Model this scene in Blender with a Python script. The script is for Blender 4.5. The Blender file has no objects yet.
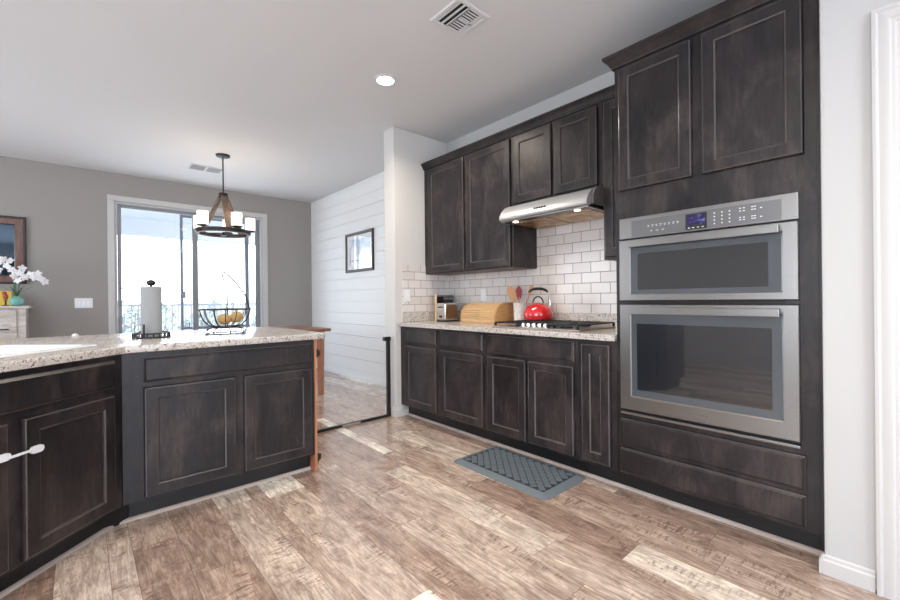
import bpy, bmesh, math, random
from mathutils import Vector, Matrix
PI = math.pi
scene = bpy.context.scene
COL = scene.collection

# ------------------------------------------------------------------ camera
FPX, YAW, PITCH, ROLL, EYE = 412.95, 0.72813, -0.0004, -0.01043, 1.127
cy, sy = math.cos(YAW), math.sin(YAW)
fw = Vector((sy*math.cos(PITCH), cy*math.cos(PITCH), math.sin(PITCH)))
rt = Vector((cy, -sy, 0)); up = rt.cross(fw)
r2 = rt*math.cos(ROLL)+up*math.sin(ROLL); u2 = -rt*math.sin(ROLL)+up*math.cos(ROLL)
cam = bpy.data.cameras.new('camera'); cam.sensor_width = 36; cam.lens = FPX/900*36
cam.clip_start = .05; cam.clip_end = 400
co = bpy.data.objects.new('camera', cam); COL.objects.link(co)
co.matrix_world = Matrix(((r2.x, u2.x, -fw.x, 0), (r2.y, u2.y, -fw.y, 0), (r2.z, u2.z, -fw.z, EYE), (0, 0, 0, 1)))
scene.camera = co
# ------------------------------------------------------------------ exposure
vs = scene.view_settings
vs.view_transform = 'Standard'; vs.look = 'None'; vs.exposure = 0.0; vs.gamma = 1; vs.use_curve_mapping = False
# ------------------------------------------------------------------ world and area lights
world = bpy.data.worlds.new('sky'); scene.world = world; world.use_nodes = True
wn = world.node_tree; bg = wn.nodes['Background']
tc = wn.nodes.new('ShaderNodeTexCoord'); sx = wn.nodes.new('ShaderNodeSeparateXYZ')
rp = wn.nodes.new('ShaderNodeValToRGB'); wn.links.new(tc.outputs['Generated'], sx.inputs[0]); wn.links.new(sx.outputs['Z'], rp.inputs[0])
rp.color_ramp.elements[0].position = 0.0; rp.color_ramp.elements[0].color = (.93, .95, 1, 1)
rp.color_ramp.elements[1].position = .6; rp.color_ramp.elements[1].color = (.62, .78, 1, 1)
wn.links.new(rp.outputs[0], bg.inputs[0]); bg.inputs[1].default_value = 5.0
def area(name, loc, direction, sx_, sy_, power, color=(1, 1, 1)):
    l = bpy.data.lights.new(name, 'AREA'); l.shape = 'RECTANGLE'; l.size = sx_; l.size_y = sy_; l.energy = power; l.color = color
    o = bpy.data.objects.new(name, l); COL.objects.link(o); o.location = loc
    o.rotation_euler = Vector(direction).to_track_quat('-Z', 'Y').to_euler(); o['kind'] = 'helper'
    return o
area('fill_left_side', (-3.0, -.5, 1.45), (1, .1, .3), 2.8, 1.7, 58, (.76, .87, 1))  # added fill lamp, standing in for unseen windows on the left
area('fill_dining_side', (-3.0, 4.95, 1.45), (1, 0, .2), 1.8, 1.7, 32, (.80, .89, 1))  # added fill lamp to brighten the dining area; no window seen there
area('fill_rear_side', (.2, -2.95, 1.5), (0, 1, .3), 2.2, 2.0, 36, (.52, .72, 1))  # added fill lamp, standing in for unseen windows behind the camera
area('daylight_patio_door', (1.2, 7.02, 1.25), (0, -1, 0), 1.8, 2.3, 38, (.80, .89, 1))
CANS = [(1.75, 2.68), (.15, .35), (1.3, -1.3), (-1.3, .35), (-1.6, 2.9), (-.9, -1.6)]  # first can is visible; the others are added lamps out of view
for i, (x, y) in enumerate(CANS):
    l = bpy.data.lights.new('can_lamp', 'AREA'); l.shape = 'DISK'; l.size = .12; l.energy = 21; l.color = (1, .88, .74); l.spread = math.radians(150)
    o = bpy.data.objects.new('can_lamp', l); COL.objects.link(o); o.location = (x, y, 2.797); o['kind'] = 'helper'

# ------------------------------------------------------------------ mesh helpers
def ident(x, y, z): return Vector((x, y, z))
class Fr:                       # a working frame: u along, v up, d outwards
    def __init__(s, o, u, n): s.o, s.u, s.n = Vector(o), Vector(u).normalized(), Vector(n).normalized()
    def __call__(s, u, v, d): return s.o+s.u*u+Vector((0, 0, 1))*v+s.n*d
class MB:
    def __init__(s): s.v, s.f, s.m, s.bev = [], [], [], False
    def add(s, vs, fs, mi=0):
        k = len(s.v); s.v += [Vector(p) for p in vs]; s.f += [tuple(i+k for i in f) for f in fs]; s.m += [mi]*len(fs); return s
    def box(s, x0, x1, y0, y1, z0, z1, b=0, fr=ident, mi=0):
        x0, x1 = min(x0, x1), max(x0, x1); y0, y1 = min(y0, y1), max(y0, y1); z0, z1 = min(z0, z1), max(z0, z1)
        if b <= 0:
            vs = [fr(x, y, z) for x in (x0, x1) for y in (y0, y1) for z in (z0, z1)]
            return s.add(vs, [(0, 1, 3, 2), (4, 6, 7, 5), (0, 4, 5, 1), (2, 3, 7, 6), (0, 2, 6, 4), (1, 5, 7, 3)], mi)
        s.bev = True; b = min(b, (x1-x0)*.45, (y1-y0)*.45, (z1-z0)*.45)
        bm = bmesh.new(); bmesh.ops.create_cube(bm, size=1)
        for v in bm.verts: v.co = Vector((x0+(v.co.x+.5)*(x1-x0), y0+(v.co.y+.5)*(y1-y0), z0+(v.co.z+.5)*(z1-z0)))
        bmesh.ops.bevel(bm, geom=bm.edges[:], offset=b, segments=2, affect='EDGES', profile=.6)
        bm.verts.index_update()
        s.add([fr(*v.co) for v in bm.verts], [[v.index for v in f.verts] for f in bm.faces], mi); bm.free(); return s
    def cyl(s, p0, p1, r0, r1=None, n=20, caps=True, mi=0):
        p0, p1 = Vector(p0), Vector(p1); r1 = r0 if r1 is None else r1
        q = (p1-p0).to_track_quat('Z', 'Y'); a = []
        for p, r in ((p0, r0), (p1, r1)):
            a += [p+q@Vector((r*math.cos(2*PI*i/n), r*math.sin(2*PI*i/n), 0)) for i in range(n)]
        fs = [(i, (i+1) % n, n+(i+1) % n, n+i) for i in range(n)]
        if caps: fs += [tuple(range(n))[::-1], tuple(range(n, 2*n))]
        return s.add(a, fs, mi)
    def lathe(s, c, prof, n=32, sx=1, sy=1, mi=0, rot=0):
        c = Vector(c); a = []; k = len(prof)
        for r, z in prof:
            a += [c+Vector((sx*r*math.cos(2*PI*i/n+rot), sy*r*math.sin(2*PI*i/n+rot), z)) for i in range(n)]
        fs = [(j*n+i, j*n+(i+1) % n, (j+1)*n+(i+1) % n, (j+1)*n+i) for j in range(k-1) for i in range(n)]
        if prof[0][0] > 1e-6: fs.append(tuple(range(n))[::-1])
        if prof[-1][0] > 1e-6: fs.append(tuple(range((k-1)*n, k*n)))
        return s.add(a, fs, mi)
    def tube(s, pts, r, n=8, closed=False, mi=0):
        pts = [Vector(p) for p in pts]; N = len(pts); a = []
        rr = r if isinstance(r, (list, tuple)) else [r]*N
        prev = None
        for i, p in enumerate(pts):
            t = (pts[(i+1) % N]-pts[i-1]) if closed else (pts[min(i+1, N-1)]-pts[max(i-1, 0)])
            t.normalize()
            x = (t.orthogonal() if prev is None else (prev-t*prev.dot(t))).normalized(); prev = x; y = t.cross(x)
            a += [p+x*rr[i]*math.cos(2*PI*j/n)+y*rr[i]*math.sin(2*PI*j/n) for j in range(n)]
        fs = [(i*n+j, i*n+(j+1) % n, ((i+1) % N)*n+(j+1) % n, ((i+1) % N)*n+j) for i in range(N if closed else N-1) for j in range(n)]
        if not closed: fs += [tuple(range(n))[::-1], tuple(range((N-1)*n, N*n))]
        return s.add(a, fs, mi)
    def ell(s, c, rx, ry, rz, n=20, m=12, mi=0, q=None):
        c = Vector(c); a = [Vector((0, 0, -rz))]
        for j in range(1, m):
            t = PI*j/m-PI/2
            a += [Vector((rx*math.cos(t)*math.cos(2*PI*i/n), ry*math.cos(t)*math.sin(2*PI*i/n), rz*math.sin(t))) for i in range(n)]
        a.append(Vector((0, 0, rz))); L = len(a)-1
        fs = [(0, 1+(i+1) % n, 1+i) for i in range(n)]
        fs += [(1+j*n+i, 1+j*n+(i+1) % n, 1+(j+1)*n+(i+1) % n, 1+(j+1)*n+i) for j in range(m-2) for i in range(n)]
        fs += [(L, 1+(m-2)*n+i, 1+(m-2)*n+(i+1) % n) for i in range(n)]
        if q: a = [q@p for p in a]
        return s.add([c+p for p in a], fs, mi)
    def prism(s, poly, d0, d1, fn, mi=0, top=True, bottom=True):
        n = len(poly); a = [fn(p, q, d0) for p, q in poly]+[fn(p, q, d1) for p, q in poly]
        fs = [(i, (i+1) % n, n+(i+1) % n, n+i) for i in range(n)]
        if bottom: fs.append(tuple(range(n))[::-1])
        if top: fs.append(tuple(range(n, 2*n)))
        return s.add(a, fs, mi)
    def rings(s, fr, u0, u1, v0, v1, prof, mi=0, cap=True, back=True, mis=None):
        # nested rectangles: prof = [(inset, depth)]
        a = []
        for i, d in prof:
            a += [fr(u0+i, v0+i, d), fr(u1-i, v0+i, d), fr(u1-i, v1-i, d), fr(u0+i, v1-i, d)]
        k = len(prof); fs = [(j*4+i, j*4+(i+1) % 4, (j+1)*4+(i+1) % 4, (j+1)*4+i) for j in range(k-1) for i in range(4)]
        if back: fs.append((3, 2, 1, 0))
        if cap: fs.append(tuple(range((k-1)*4, k*4)))
        s.add(a, fs, mi)
        if mis:
            base_ = len(s.m)-len(fs)
            for j in mis:
                for i in range(4): s.m[base_+j*4+i] = 1
        return s
    def build(s, name, mats, parent=None, smooth=32, loc=None):
        me = bpy.data.meshes.new(name)
        org = Vector(loc) if loc is not None else (Vector(parent['_o']) if parent is not None else Vector((0, 0, 0)))
        me.from_pydata([tuple(p-org) for p in s.v], [], s.f)
        for m in (mats if isinstance(mats, (list, tuple)) else [mats]): me.materials.append(m)
        for p, mi in zip(me.polygons, s.m): p.material_index = mi
        bm = bmesh.new(); bm.from_mesh(me); bmesh.ops.remove_doubles(bm, verts=bm.verts, dist=1e-6)
        bmesh.ops.recalc_face_normals(bm, faces=bm.faces); bm.to_mesh(me); bm.free()
        if smooth:
            for p in me.polygons: p.use_smooth = True
            me.set_sharp_from_angle(angle=math.radians(smooth))
        o = bpy.data.objects.new(name, me); COL.objects.link(o)
        if s.bev and smooth:
            wm_ = o.modifiers.new('weighted_normals', 'WEIGHTED_NORMAL'); wm_.weight = 100; wm_.keep_sharp = True
        if parent is not None:
            o.parent = parent; o['_o'] = tuple(org)
        else:
            o.location = org; o['_o'] = tuple(org)
        return o
def thing(name, label, cat, loc, group=None):
    o = bpy.data.objects.new(name, None); COL.objects.link(o); o.location = loc; o.empty_display_size = .05
    o['_o'] = tuple(loc); o['label'] = label; o['category'] = cat
    if group: o['group'] = group
    return o
def tag(o, label, cat, group=None):
    o['label'] = label; o['category'] = cat
    if group: o['group'] = group
    return o
def struct(o): o['kind'] = 'structure'; return o
def circ(c, r, z, n=24, a0=0, a1=2*PI): return [(c[0]+r*math.cos(a0+(a1-a0)*i/n), c[1]+r*math.sin(a0+(a1-a0)*i/n), z) for i in range(n)]

# ------------------------------------------------------------------ materials
def mat(name, color=(.5, .5, .5), rough=.5, metal=0, spec=.5, coat=0):
    m = bpy.data.materials.new(name); m.use_nodes = True; b = m.node_tree.nodes['Principled BSDF']
    b.inputs['Base Color'].default_value = (*color, 1); b.inputs['Roughness'].default_value = rough
    b.inputs['Metallic'].default_value = metal; b.inputs['Specular IOR Level'].default_value = spec
    b.inputs['Coat Weight'].default_value = coat; b.inputs['Coat Roughness'].default_value = .15
    return m
class NT:
    def __init__(s, m): s.m = m; s.t = m.node_tree; s.b = s.t.nodes['Principled BSDF']
    def n(s, typ, **kw):
        x = s.t.nodes.new('ShaderNode'+typ)
        for k, v in kw.items():
            if k.startswith('i_'): x.inputs[k[2:].replace('_', ' ')].default_value = v
            else: setattr(x, k, v)
        return x
    def l(s, a, b): s.t.links.new(a, b)
    def coord(s, scale=(1, 1, 1), src='Object'):
        t = s.n('TexCoord'); mp = s.n('Mapping'); s.l(t.outputs[src], mp.inputs[0]); mp.inputs['Scale'].default_value = scale; return mp.outputs[0]
    def noise(s, vec, scale, detail=4, rough=.55, dist=0):
        x = s.n('TexNoise'); x.inputs['Scale'].default_value = scale; x.inputs['Detail'].default_value = detail
        x.inputs['Roughness'].default_value = rough; x.inputs['Distortion'].default_value = dist
        if vec is not None: s.l(vec, x.inputs['Vector'])
        return x.outputs['Fac']
    def ramp(s, fac, stops, interp='LINEAR'):
        x = s.n('ValToRGB'); cr = x.color_ramp; cr.interpolation = interp
        while len(cr.elements) < len(stops): cr.elements.new(.5)
        for e, (p, c) in zip(cr.elements, stops):
            e.position = p; e.color = (*c, 1) if len(c) == 3 else c
        s.l(fac, x.inputs[0]); return x.outputs[0]
    def mix(s, fac, a, b, typ='MIX'):
        x = s.n('Mix', data_type='RGBA', blend_type=typ)
        for inp, v in ((x.inputs[0], fac), (x.inputs[6], a), (x.inputs[7], b)):
            if hasattr(v, 'is_linked') or hasattr(v, 'links'): s.l(v, inp)
            elif isinstance(v, (int, float)): inp.default_value = v
            else: inp.default_value = (*v, 1)
        return x.outputs[2]
    def math(s, op, a, b=0.0, c=None):
        x = s.n('Math', operation=op)
        for i, v in enumerate((a, b, c)):
            if v is None: continue
            if hasattr(v, 'links'): s.l(v, x.inputs[i])
            else: x.inputs[i].default_value = v
        return x.outputs[0]
    def bump(s, h, strength=.2, dist=.002):
        x = s.n('Bump'); x.inputs['Strength'].default_value = strength; x.inputs['Distance'].default_value = dist
        s.l(h, x.inputs['Height']); s.l(x.outputs[0], s.b.inputs['Normal'])
    def color(s, c): s.l(c, s.b.inputs['Base Color'])
    def rough(s, c): s.l(c, s.b.inputs['Roughness'])

def paint(name, col, rough=.6, bump=.12):
    m = mat(name, col, rough, spec=.3); t = NT(m); v = t.coord()
    h = t.noise(v, 90, 3); t.bump(h, bump, .002); return m
def espresso():
    m = mat('espresso_wood', rough=.34, spec=.38); t = NT(m); v = t.coord((1, 1, .16), 'Object')
    g = t.noise(v, 55, 6, .65, .6)
    mott = t.noise(t.coord((1, 1, .6)), 5.5, 5, .6, .8)
    c1 = t.ramp(mott, [(.30, (.010, .009, .0115)), (.5, (.024, .0195, .021)), (.70, (.060, .045, .043))])
    c2 = t.ramp(g, [(.35, (.6, .6, .6)), (.6, (1.05, 1.05, 1.05))])
    c = t.mix(1, c1, c2, 'MULTIPLY')
    sc = t.ramp(t.noise(t.coord(), 38, 6, .75), [(.66, (0, 0, 0)), (.74, (1, 1, 1))])
    scf = t.math('MULTIPLY', sc, .25)
    t.color(t.mix(scf, c, (.13, .11, .11)))
    t.rough(t.ramp(mott, [(.3, (.30, .30, .30)), (.7, (.44, .44, .44))]))
    t.bump(g, .08, .001); return m
def granite():
    m = mat('speckled_granite', rough=.2, spec=.5); t = NT(m); v = t.coord()
    base = t.ramp(t.noise(v, 14, 4, .6), [(.35, (.42, .37, .32)), (.55, (.54, .51, .47)), (.7, (.46, .44, .43))])
    vo = t.n('TexVoronoi'); t.l(v, vo.inputs['Vector']); vo.inputs['Scale'].default_value = 150
    sp = t.ramp(vo.outputs['Color'], [(0, (.07, .06, .055)), (.11, (.11, .09, .08)), (.13, (.30, .22, .16)), (.27, (.36, .28, .21)), (.30, (.58, .55, .52)), (1, (.68, .66, .63))], 'CONSTANT')
    mask = t.ramp(t.noise(v, 60, 3, .6), [(.42, (0, 0, 0)), (.5, (1, 1, 1))])
    c = t.mix(mask, base, sp)
    big = t.ramp(t.noise(v, 45, 2, .5), [(.66, (0, 0, 0)), (.70, (1, 1, 1))])
    c = t.mix(t.math('MULTIPLY', big, .75), c, (.16, .13, .12)); t.color(c); return m
def tiles(name, axis, oy, oz):
    m = mat(name, rough=.12, spec=.5); t = NT(m)
    tcn = t.n('TexCoord'); sp = t.n('SeparateXYZ'); t.l(tcn.outputs['Object'], sp.inputs[0])
    cb = t.n('CombineXYZ')
    t.l(t.math('ADD', sp.outputs[axis], oy), cb.inputs[0]); t.l(t.math('ADD', sp.outputs['Z'], oz), cb.inputs[1])
    br = t.n('TexBrick', offset=.5, squash=1); t.l(cb.outputs[0], br.inputs['Vector'])
    br.inputs['Scale'].default_value = 1; br.inputs['Brick Width'].default_value = .157; br.inputs['Row Height'].default_value = .0815
    br.inputs['Mortar Size'].default_value = .0022; br.inputs['Mortar Smooth'].default_value = .1
    br.inputs['Color1'].default_value = (.66, .62, .59, 1); br.inputs['Color2'].default_value = (.74, .71, .69, 1); br.inputs['Mortar'].default_value = (.20, .19, .19, 1)
    t.color(br.outputs['Color'])
    t.rough(t.ramp(br.outputs['Fac'], [(0, (.12, .12, .12)), (1, (.8, .8, .8))]))
    inv = t.math('SUBTRACT', 1.0, br.outputs['Fac'])
    h = t.math('ADD', inv, t.math('MULTIPLY', t.noise(t.coord(), 16, 2), .25)); t.bump(h, .5, .002); return m
def steel(name='brushed_steel', vert=False, col=(.27, .262, .255), rough=.32):
    m = mat(name, col, rough, 1); t = NT(m)
    v = t.coord((1, 1, 60) if not vert else (60, 60, 1)); g = t.noise(v, 12, 3)
    t.rough(t.ramp(g, [(.3, (rough-.05,)*3), (.7, (rough+.08,)*3)])); return m
def floor_mat():
    m = mat('plank_floor', rough=.3, spec=.5, coat=.6); t = NT(m)
    at = t.n('Attribute', attribute_name='plank'); sp = t.n('SeparateColor'); t.l(at.outputs['Color'], sp.inputs[0])
    tcn = t.n('TexCoord'); off = t.n('CombineXYZ')
    t.l(t.math('MULTIPLY', sp.outputs[0], 37.0), off.inputs[0]); t.l(t.math('MULTIPLY', sp.outputs[1], 91.0), off.inputs[1]); t.l(t.math('MULTIPLY', sp.outputs[2], 53.0), off.inputs[2])
    ad = t.n('VectorMath', operation='ADD'); t.l(tcn.outputs['Object'], ad.inputs[0]); t.l(off.outputs[0], ad.inputs[1])
    mp = t.n('Mapping'); t.l(ad.outputs[0], mp.inputs[0]); mp.inputs['Scale'].default_value = (1, .13, 1)
    mp2 = t.n('Mapping'); t.l(ad.outputs[0], mp2.inputs[0]); mp2.inputs['Scale'].default_value = (1, .34, 1)
    grain = t.noise(mp.outputs[0], 34, 9, .72, 2.2)
    blot = t.noise(mp2.outputs[0], 8, 7, .70, 1.8)
    base = t.ramp(sp.outputs[0], [(0, (.34, .235, .185)), (.25, (.44, .325, .26)), (.5, (.54, .42, .345)), (.72, (.62, .51, .43)), (.86, (.76, .66, .56)), (.95, (.92, .84, .73))])
    c = t.mix(1, base, t.ramp(grain, [(.30, (.32, .26, .23)), (.42, (.76, .72, .70)), (.54, (1.05, 1.05, 1.05)), (.70, (1.38, 1.38, 1.38))]), 'MULTIPLY')
    c = t.mix(1, c, t.ramp(blot, [(.32, (.58, .53, .50)), (.5, (.98, .98, .98)), (.66, (1.3, 1.32, 1.32))]), 'MULTIPLY')
    # distressed saw marks and worn patches
    mp3 = t.n('Mapping'); t.l(ad.outputs[0], mp3.inputs[0]); mp3.inputs['Scale'].default_value = (.55, 2.4, 1)
    saw = t.noise(mp3.outputs[0], 30, 3, .6, .4)
    sawm = t.math('MULTIPLY', t.ramp(saw, [(.5, (0, 0, 0)), (.62, (1, 1, 1))]), t.ramp(t.noise(mp2.outputs[0], 8, 4, .6, .5), [(.5, (0, 0, 0)), (.62, (1, 1, 1))]))
    sawm = t.math('MULTIPLY', sawm, .7)
    c = t.mix(sawm, c, (.13, .075, .05))
    wv = t.n('TexWave', wave_type='RINGS', rings_direction='Z'); t.l(mp.outputs[0], wv.inputs['Vector'])
    wv.inputs['Scale'].default_value = 9; wv.inputs['Distortion'].default_value = 9; wv.inputs['Detail'].default_value = 3; wv.inputs['Detail Scale'].default_value = 1.2
    wm = t.math('MULTIPLY', t.ramp(wv.outputs['Fac'], [(.0, (1, 1, 1)), (.25, (0, 0, 0))]), t.ramp(t.noise(mp2.outputs[0], 3, 2), [(.5, (0, 0, 0)), (.6, (1, 1, 1))]))
    c = t.mix(t.math('MULTIPLY', wm, .45), c, (.19, .12, .085))
    t.color(c)
    t.rough(t.ramp(grain, [(.3, (.30,)*3), (.7, (.19,)*3)])); t.bump(grain, .12, .0015)
    return m
def wood(name, c0, c1, rough=.45, scale=(1, 1, .15), ns=30):
    m = mat(name, rough=rough); t = NT(m); g = t.noise(t.coord(scale), ns, 6, .65, 1.0)
    t.color(t.ramp(g, [(.3, c0), (.7, c1)])); t.bump(g, .1, .001); return m
def emis(name, col, s):
    m = mat(name, col, .5); b = m.node_tree.nodes['Principled BSDF']; b.inputs['Emission Color'].default_value = (*col, 1); b.inputs['Emission Strength'].default_value = s; return m
def glass(name, col=(1, 1, 1), rough=0, alpha_mix=.9):
    # thin pane: mostly straight-through with a mirror-like reflection
    m = bpy.data.materials.new(name); m.use_nodes = True; t = m.node_tree; t.nodes.clear()
    out = t.nodes.new('ShaderNodeOutputMaterial'); tr = t.nodes.new('ShaderNodeBsdfTransparent'); tr.inputs[0].default_value = (*col, 1)
    gl = t.nodes.new('ShaderNodeBsdfGlossy'); gl.inputs['Roughness'].default_value = rough
    lw = t.nodes.new('ShaderNodeLayerWeight'); lw.inputs[0].default_value = .5; mx = t.nodes.new('ShaderNodeMixShader')
    pw = t.nodes.new('ShaderNodeMath'); pw.operation = 'POWER'; pw.inputs[1].default_value = 4.5; t.links.new(lw.outputs['Facing'], pw.inputs[0])
    ma = t.nodes.new('ShaderNodeMath'); ma.operation = 'MULTIPLY_ADD'; ma.inputs[1].default_value = .85; ma.inputs[2].default_value = .04; t.links.new(pw.outputs[0], ma.inputs[0])
    t.links.new(ma.outputs[0], mx.inputs[0]); t.links.new(tr.outputs[0], mx.inputs[1]); t.links.new(gl.outputs[0], mx.inputs[2]); t.links.new(mx.outputs[0], out.inputs[0])
    return m

M = {}
M['dark'] = espresso()
M['edge'] = mat('worn_highlight_edge', (.075, .064, .062), .24)  # edge wear, lightened further to put highlight lines into the colour
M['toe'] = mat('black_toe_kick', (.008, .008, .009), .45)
M['shadow'] = mat('cavity_shade', (.01, .01, .01), .8)  # near-black sheets painting in the shade inside slots and ducts
M['granite'] = granite()
M['wall'] = paint('light_grey_paint', (.52, .515, .51))
M['taupe'] = paint('taupe_grey_paint', (.33, .31, .295))
M['ceil'] = paint('ceiling_paint', (.67, .67, .68), .8, .2)
M['pier'] = paint('warm_white_paint', (.62, .61, .59))
M['shiplap'] = paint('white_shiplap_paint', (.76, .775, .775), .5, .03)
M['trim'] = paint('white_trim_paint', (.57, .56, .55), .35, .01)
M['vinyl'] = mat('grey_white_vinyl', (.50, .51, .53), .4)
M['sash'] = mat('taupe_grey_vinyl', (.25, .26, .28), .4)
M['greyframe'] = mat('grey_frame', (.20, .22, .27), .4)
M['steel'] = steel(); M['steelv'] = steel('brushed_steel_vertical', True)
M['chrome'] = mat('chrome', (.72, .72, .73), .12, 1)
M['panelsteel'] = mat('control_panel_grey', (.17, .17, .175), .35, .6)
M['blackglass'] = mat('black_oven_glass', (.012, .014, .018), .03, 0, .9, 1)
M['glassborder'] = mat('grey_glass_border', (.10, .115, .13), .08, .3, .8)
M['blackmetal'] = mat('black_iron', (.035, .034, .034), .35, .7)
M['darkmetal'] = mat('bronze_metal', (.045, .04, .038), .4, .8)
M['greyplastic'] = mat('grey_plastic', (.17, .16, .15), .5)
M['black'] = mat('black_plastic', (.012, .012, .014), .35)
M['white'] = mat('white_plastic', (.80, .80, .80), .35)
M['porcelain'] = mat('white_porcelain', (.86, .87, .88), .1)
M['red'] = mat('red_enamel', (.62, .018, .022), .1, 0, .6, 1)
M['bamboo'] = wood('bamboo', (.58, .36, .17), (.74, .50, .27), .35, (1, .15, 1), 30)
M['bamboo_side'] = wood('dark_bamboo', (.42, .21, .075), (.55, .30, .12), .35, (.2, 1, 1), 30)
M['orangewood'] = wood('orange_brown_wood', (.40, .15, .07), (.55, .24, .12), .45)
M['brownwood'] = wood('brown_table_wood', (.17, .08, .045), (.30, .15, .085), .4)
M['greywood'] = wood('grey_brown_wood', (.075, .050, .038), (.17, .11, .08), .5)
M['spoonwood'] = wood('spoon_wood', (.52, .27, .12), (.68, .38, .18), .5)
M['whitewash'] = wood('whitewashed_wood', (.38, .33, .29), (.68, .64, .60), .7, (.2, 1, 1), 25)
M['redframe'] = wood('mahogany_frame', (.10, .045, .035), (.24, .12, .09), .3)
M['darkframe'] = mat('dark_frame', (.03, .022, .022), .3)
M['mirror'] = mat('mirror_dark_reflection', (.10, .14, .19), .03, 1)  # dark blue reflection of the room put into the mirror's colour
M['turq'] = mat('turquoise_glaze', (.22, .55, .46), .25)
M['petal'] = mat('white_petals', (.85, .84, .86), .6)
M['leafg'] = mat('green_stem', (.06, .16, .07), .5)
M['yellow'] = mat('yellow_paint', (.75, .50, .06), .5)
M['rust'] = mat('rust_red_glaze', (.35, .07, .03), .35)
M['paper'] = paint('paper_towel', (.34, .35, .36), .9, .3)
M['fruit'] = mat('mango_skin', (.46, .29, .11), .5)
M['pane'] = glass('window_pane', (.97, .985, 1))
M['pglass'] = glass('picture_glass')
M['stucco'] = paint('patio_stucco', (.72, .76, .82), .9, 1.0)
M['patio'] = paint('patio_concrete', (.60, .58, .54), .9, .3)
M['railing'] = mat('railing_metal', (.42, .45, .50), .5)
M['floor'] = floor_mat()
M['shoe'] = wood('shoe_moulding_wood', (.40, .33, .29), (.55, .47, .42), .4, (.2, .2, 1), 20)
M['bulb'] = emis('lamp_glow', (1, .93, .82), 14)
M['hoodbulb'] = emis('hood_bulb_glow', (1, .90, .72), 5)
M['flame'] = emis('candle_bulb_glow', (1, .78, .50), 9)
M['tileR'] = tiles('subway_tile_long_wall', 'Y', -1.815+.157*20, -1.573+.0815*40)
M['tileE'] = tiles('subway_tile_end_wall', 'X', -2.487+.157*20, -1.573+.0815*40)
M['ventwhite'] = mat('vent_enamel', (.66, .66, .67), .4)
M['lockwhite'] = mat('lock_plastic', (.72, .74, .78), .35)
M['utensilred'] = mat('red_silicone', (.30, .03, .04), .5)
M['knife'] = mat('toaster_steel', (.70, .67, .64), .18, 1)

# ------------------------------------------------------------------ room shell
XR, YB, ZC = 2.95, 6.876, 2.815        # cabinet/shiplap wall, dining back wall, ceiling
XL, YF = -3.1, -3.05
def floor():
    rnd = random.Random(11)
    bm = bmesh.new(); lay = bm.loops.layers.float_color.new('plank')
    widths = [.172, .085, .172, .21, .172, .075, .21, .172, .125, .172]
    x = XL-.1; edges = [x]; k = 0
    while x < 3.15:
        x += widths[k % len(widths)]; k += 1; edges.append(x)
    # line the seams up with the seam seen beside the peninsula
    sh = min((.793-e for e in edges), key=abs); edges = [e+sh for e in edges]; edges[0] = XL-.12; edges[-1] = 3.2
    for i in range(len(edges)-1):
        y = YF-.2-rnd.random()*1.2
        while y < YB+.15:
            L = rnd.choice((.95, 1.2, 1.2, 1.5)); y1 = y+L
            a, b = max(y, YF-.15), min(y1, YB+.15)
            if b > a+.01:
                g = .0007
                c = (rnd.random(), rnd.random(), rnd.random(), 1)
                vs_ = [bm.verts.new(p) for p in ((edges[i]+g, a+g, 0), (edges[i+1]-g, a+g, 0), (edges[i+1]-g, b-g, 0), (edges[i]+g, b-g, 0))]
                f = bm.faces.new(vs_)
                for lp in f.loops: lp[lay] = c
            y = y1
    vs_ = [bm.verts.new(p) for p in ((XL-.12, YF-.15, -.0015), (3.2, YF-.15, -.0015), (3.2, YB+.15, -.0015), (XL-.12, YB+.15, -.0015))]
    f = bm.faces.new(vs_)
    for lp in f.loops: lp[lay] = (0, 0, 0, 1)
    f.material_index = 1
    b = MB(); b.box(XL-.12, 3.2, YF-.15, YB+.15, -.12, -.004)
    k0 = [bm.verts.new(v) for v in b.v]
    for q in b.f:
        nf = bm.faces.new([k0[i] for i in q]); nf.material_index = 1
    me = bpy.data.meshes.new('floor'); bm.to_mesh(me); bm.free(); me.materials.append(M['floor']); me.materials.append(mat('seam_dark', (.05, .035, .025), .7))
    o = bpy.data.objects.new('floor', me); COL.objects.link(o); struct(o)
floor()
struct(MB().box(XL-.1, 3.15, YF-.1, YB+.12, ZC, ZC+.1).build('ceiling', M['ceil']))
# long right wall (kitchen part) and shiplap part
struct(MB().box(XR, XR+.12, .10, 3.42, 0, ZC-.001).build('wall_right', M['wall']))
b = MB(); p = .1655; b.box(XR+.012, XR+.12, 3.421, YB-.001, 0, ZC-.001)
z = 0; zz = [0]
e = 2.775-p*16
while e < ZC-.02:
    if e > .03: zz.append(e)
    e += p
zz.append(ZC-.001)
for a, c in zip(zz, zz[1:]): b.box(XR, XR+.014, 3.421, YB-.001, a+.0015, c-.0015, .0012)
struct(b.build('wall_shiplap', M['shiplap']))
struct(MB().box(2.257, XR-.001, 3.33, 3.505, 0, ZC-.001, .012).build('wall_pier', M['pier']))
# near right wall with door opening
b = MB(); b.box(2.244, 3.07, .02, .248, 0, ZC-.001, .014); b.box(2.244, 2.38, -.80, .02, 2.12, ZC-.001); b.box(2.244, 2.38, YF, -.80, 0, ZC-.001)
struct(b.build('wall_front_right', M['wall']))
# dining back wall around the patio door
WX0, WX1, WZ1 = .318, 2.155, 2.455
b = MB(); b.box(XL, WX0, YB, YB+.12, 0, ZC-.001); b.box(WX1, XR+.12, YB, YB+.12, 0, ZC-.001); b.box(WX0, WX1, YB, YB+.12, WZ1, ZC-.001)
struct(b.build('wall_back', M['taupe']))
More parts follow.
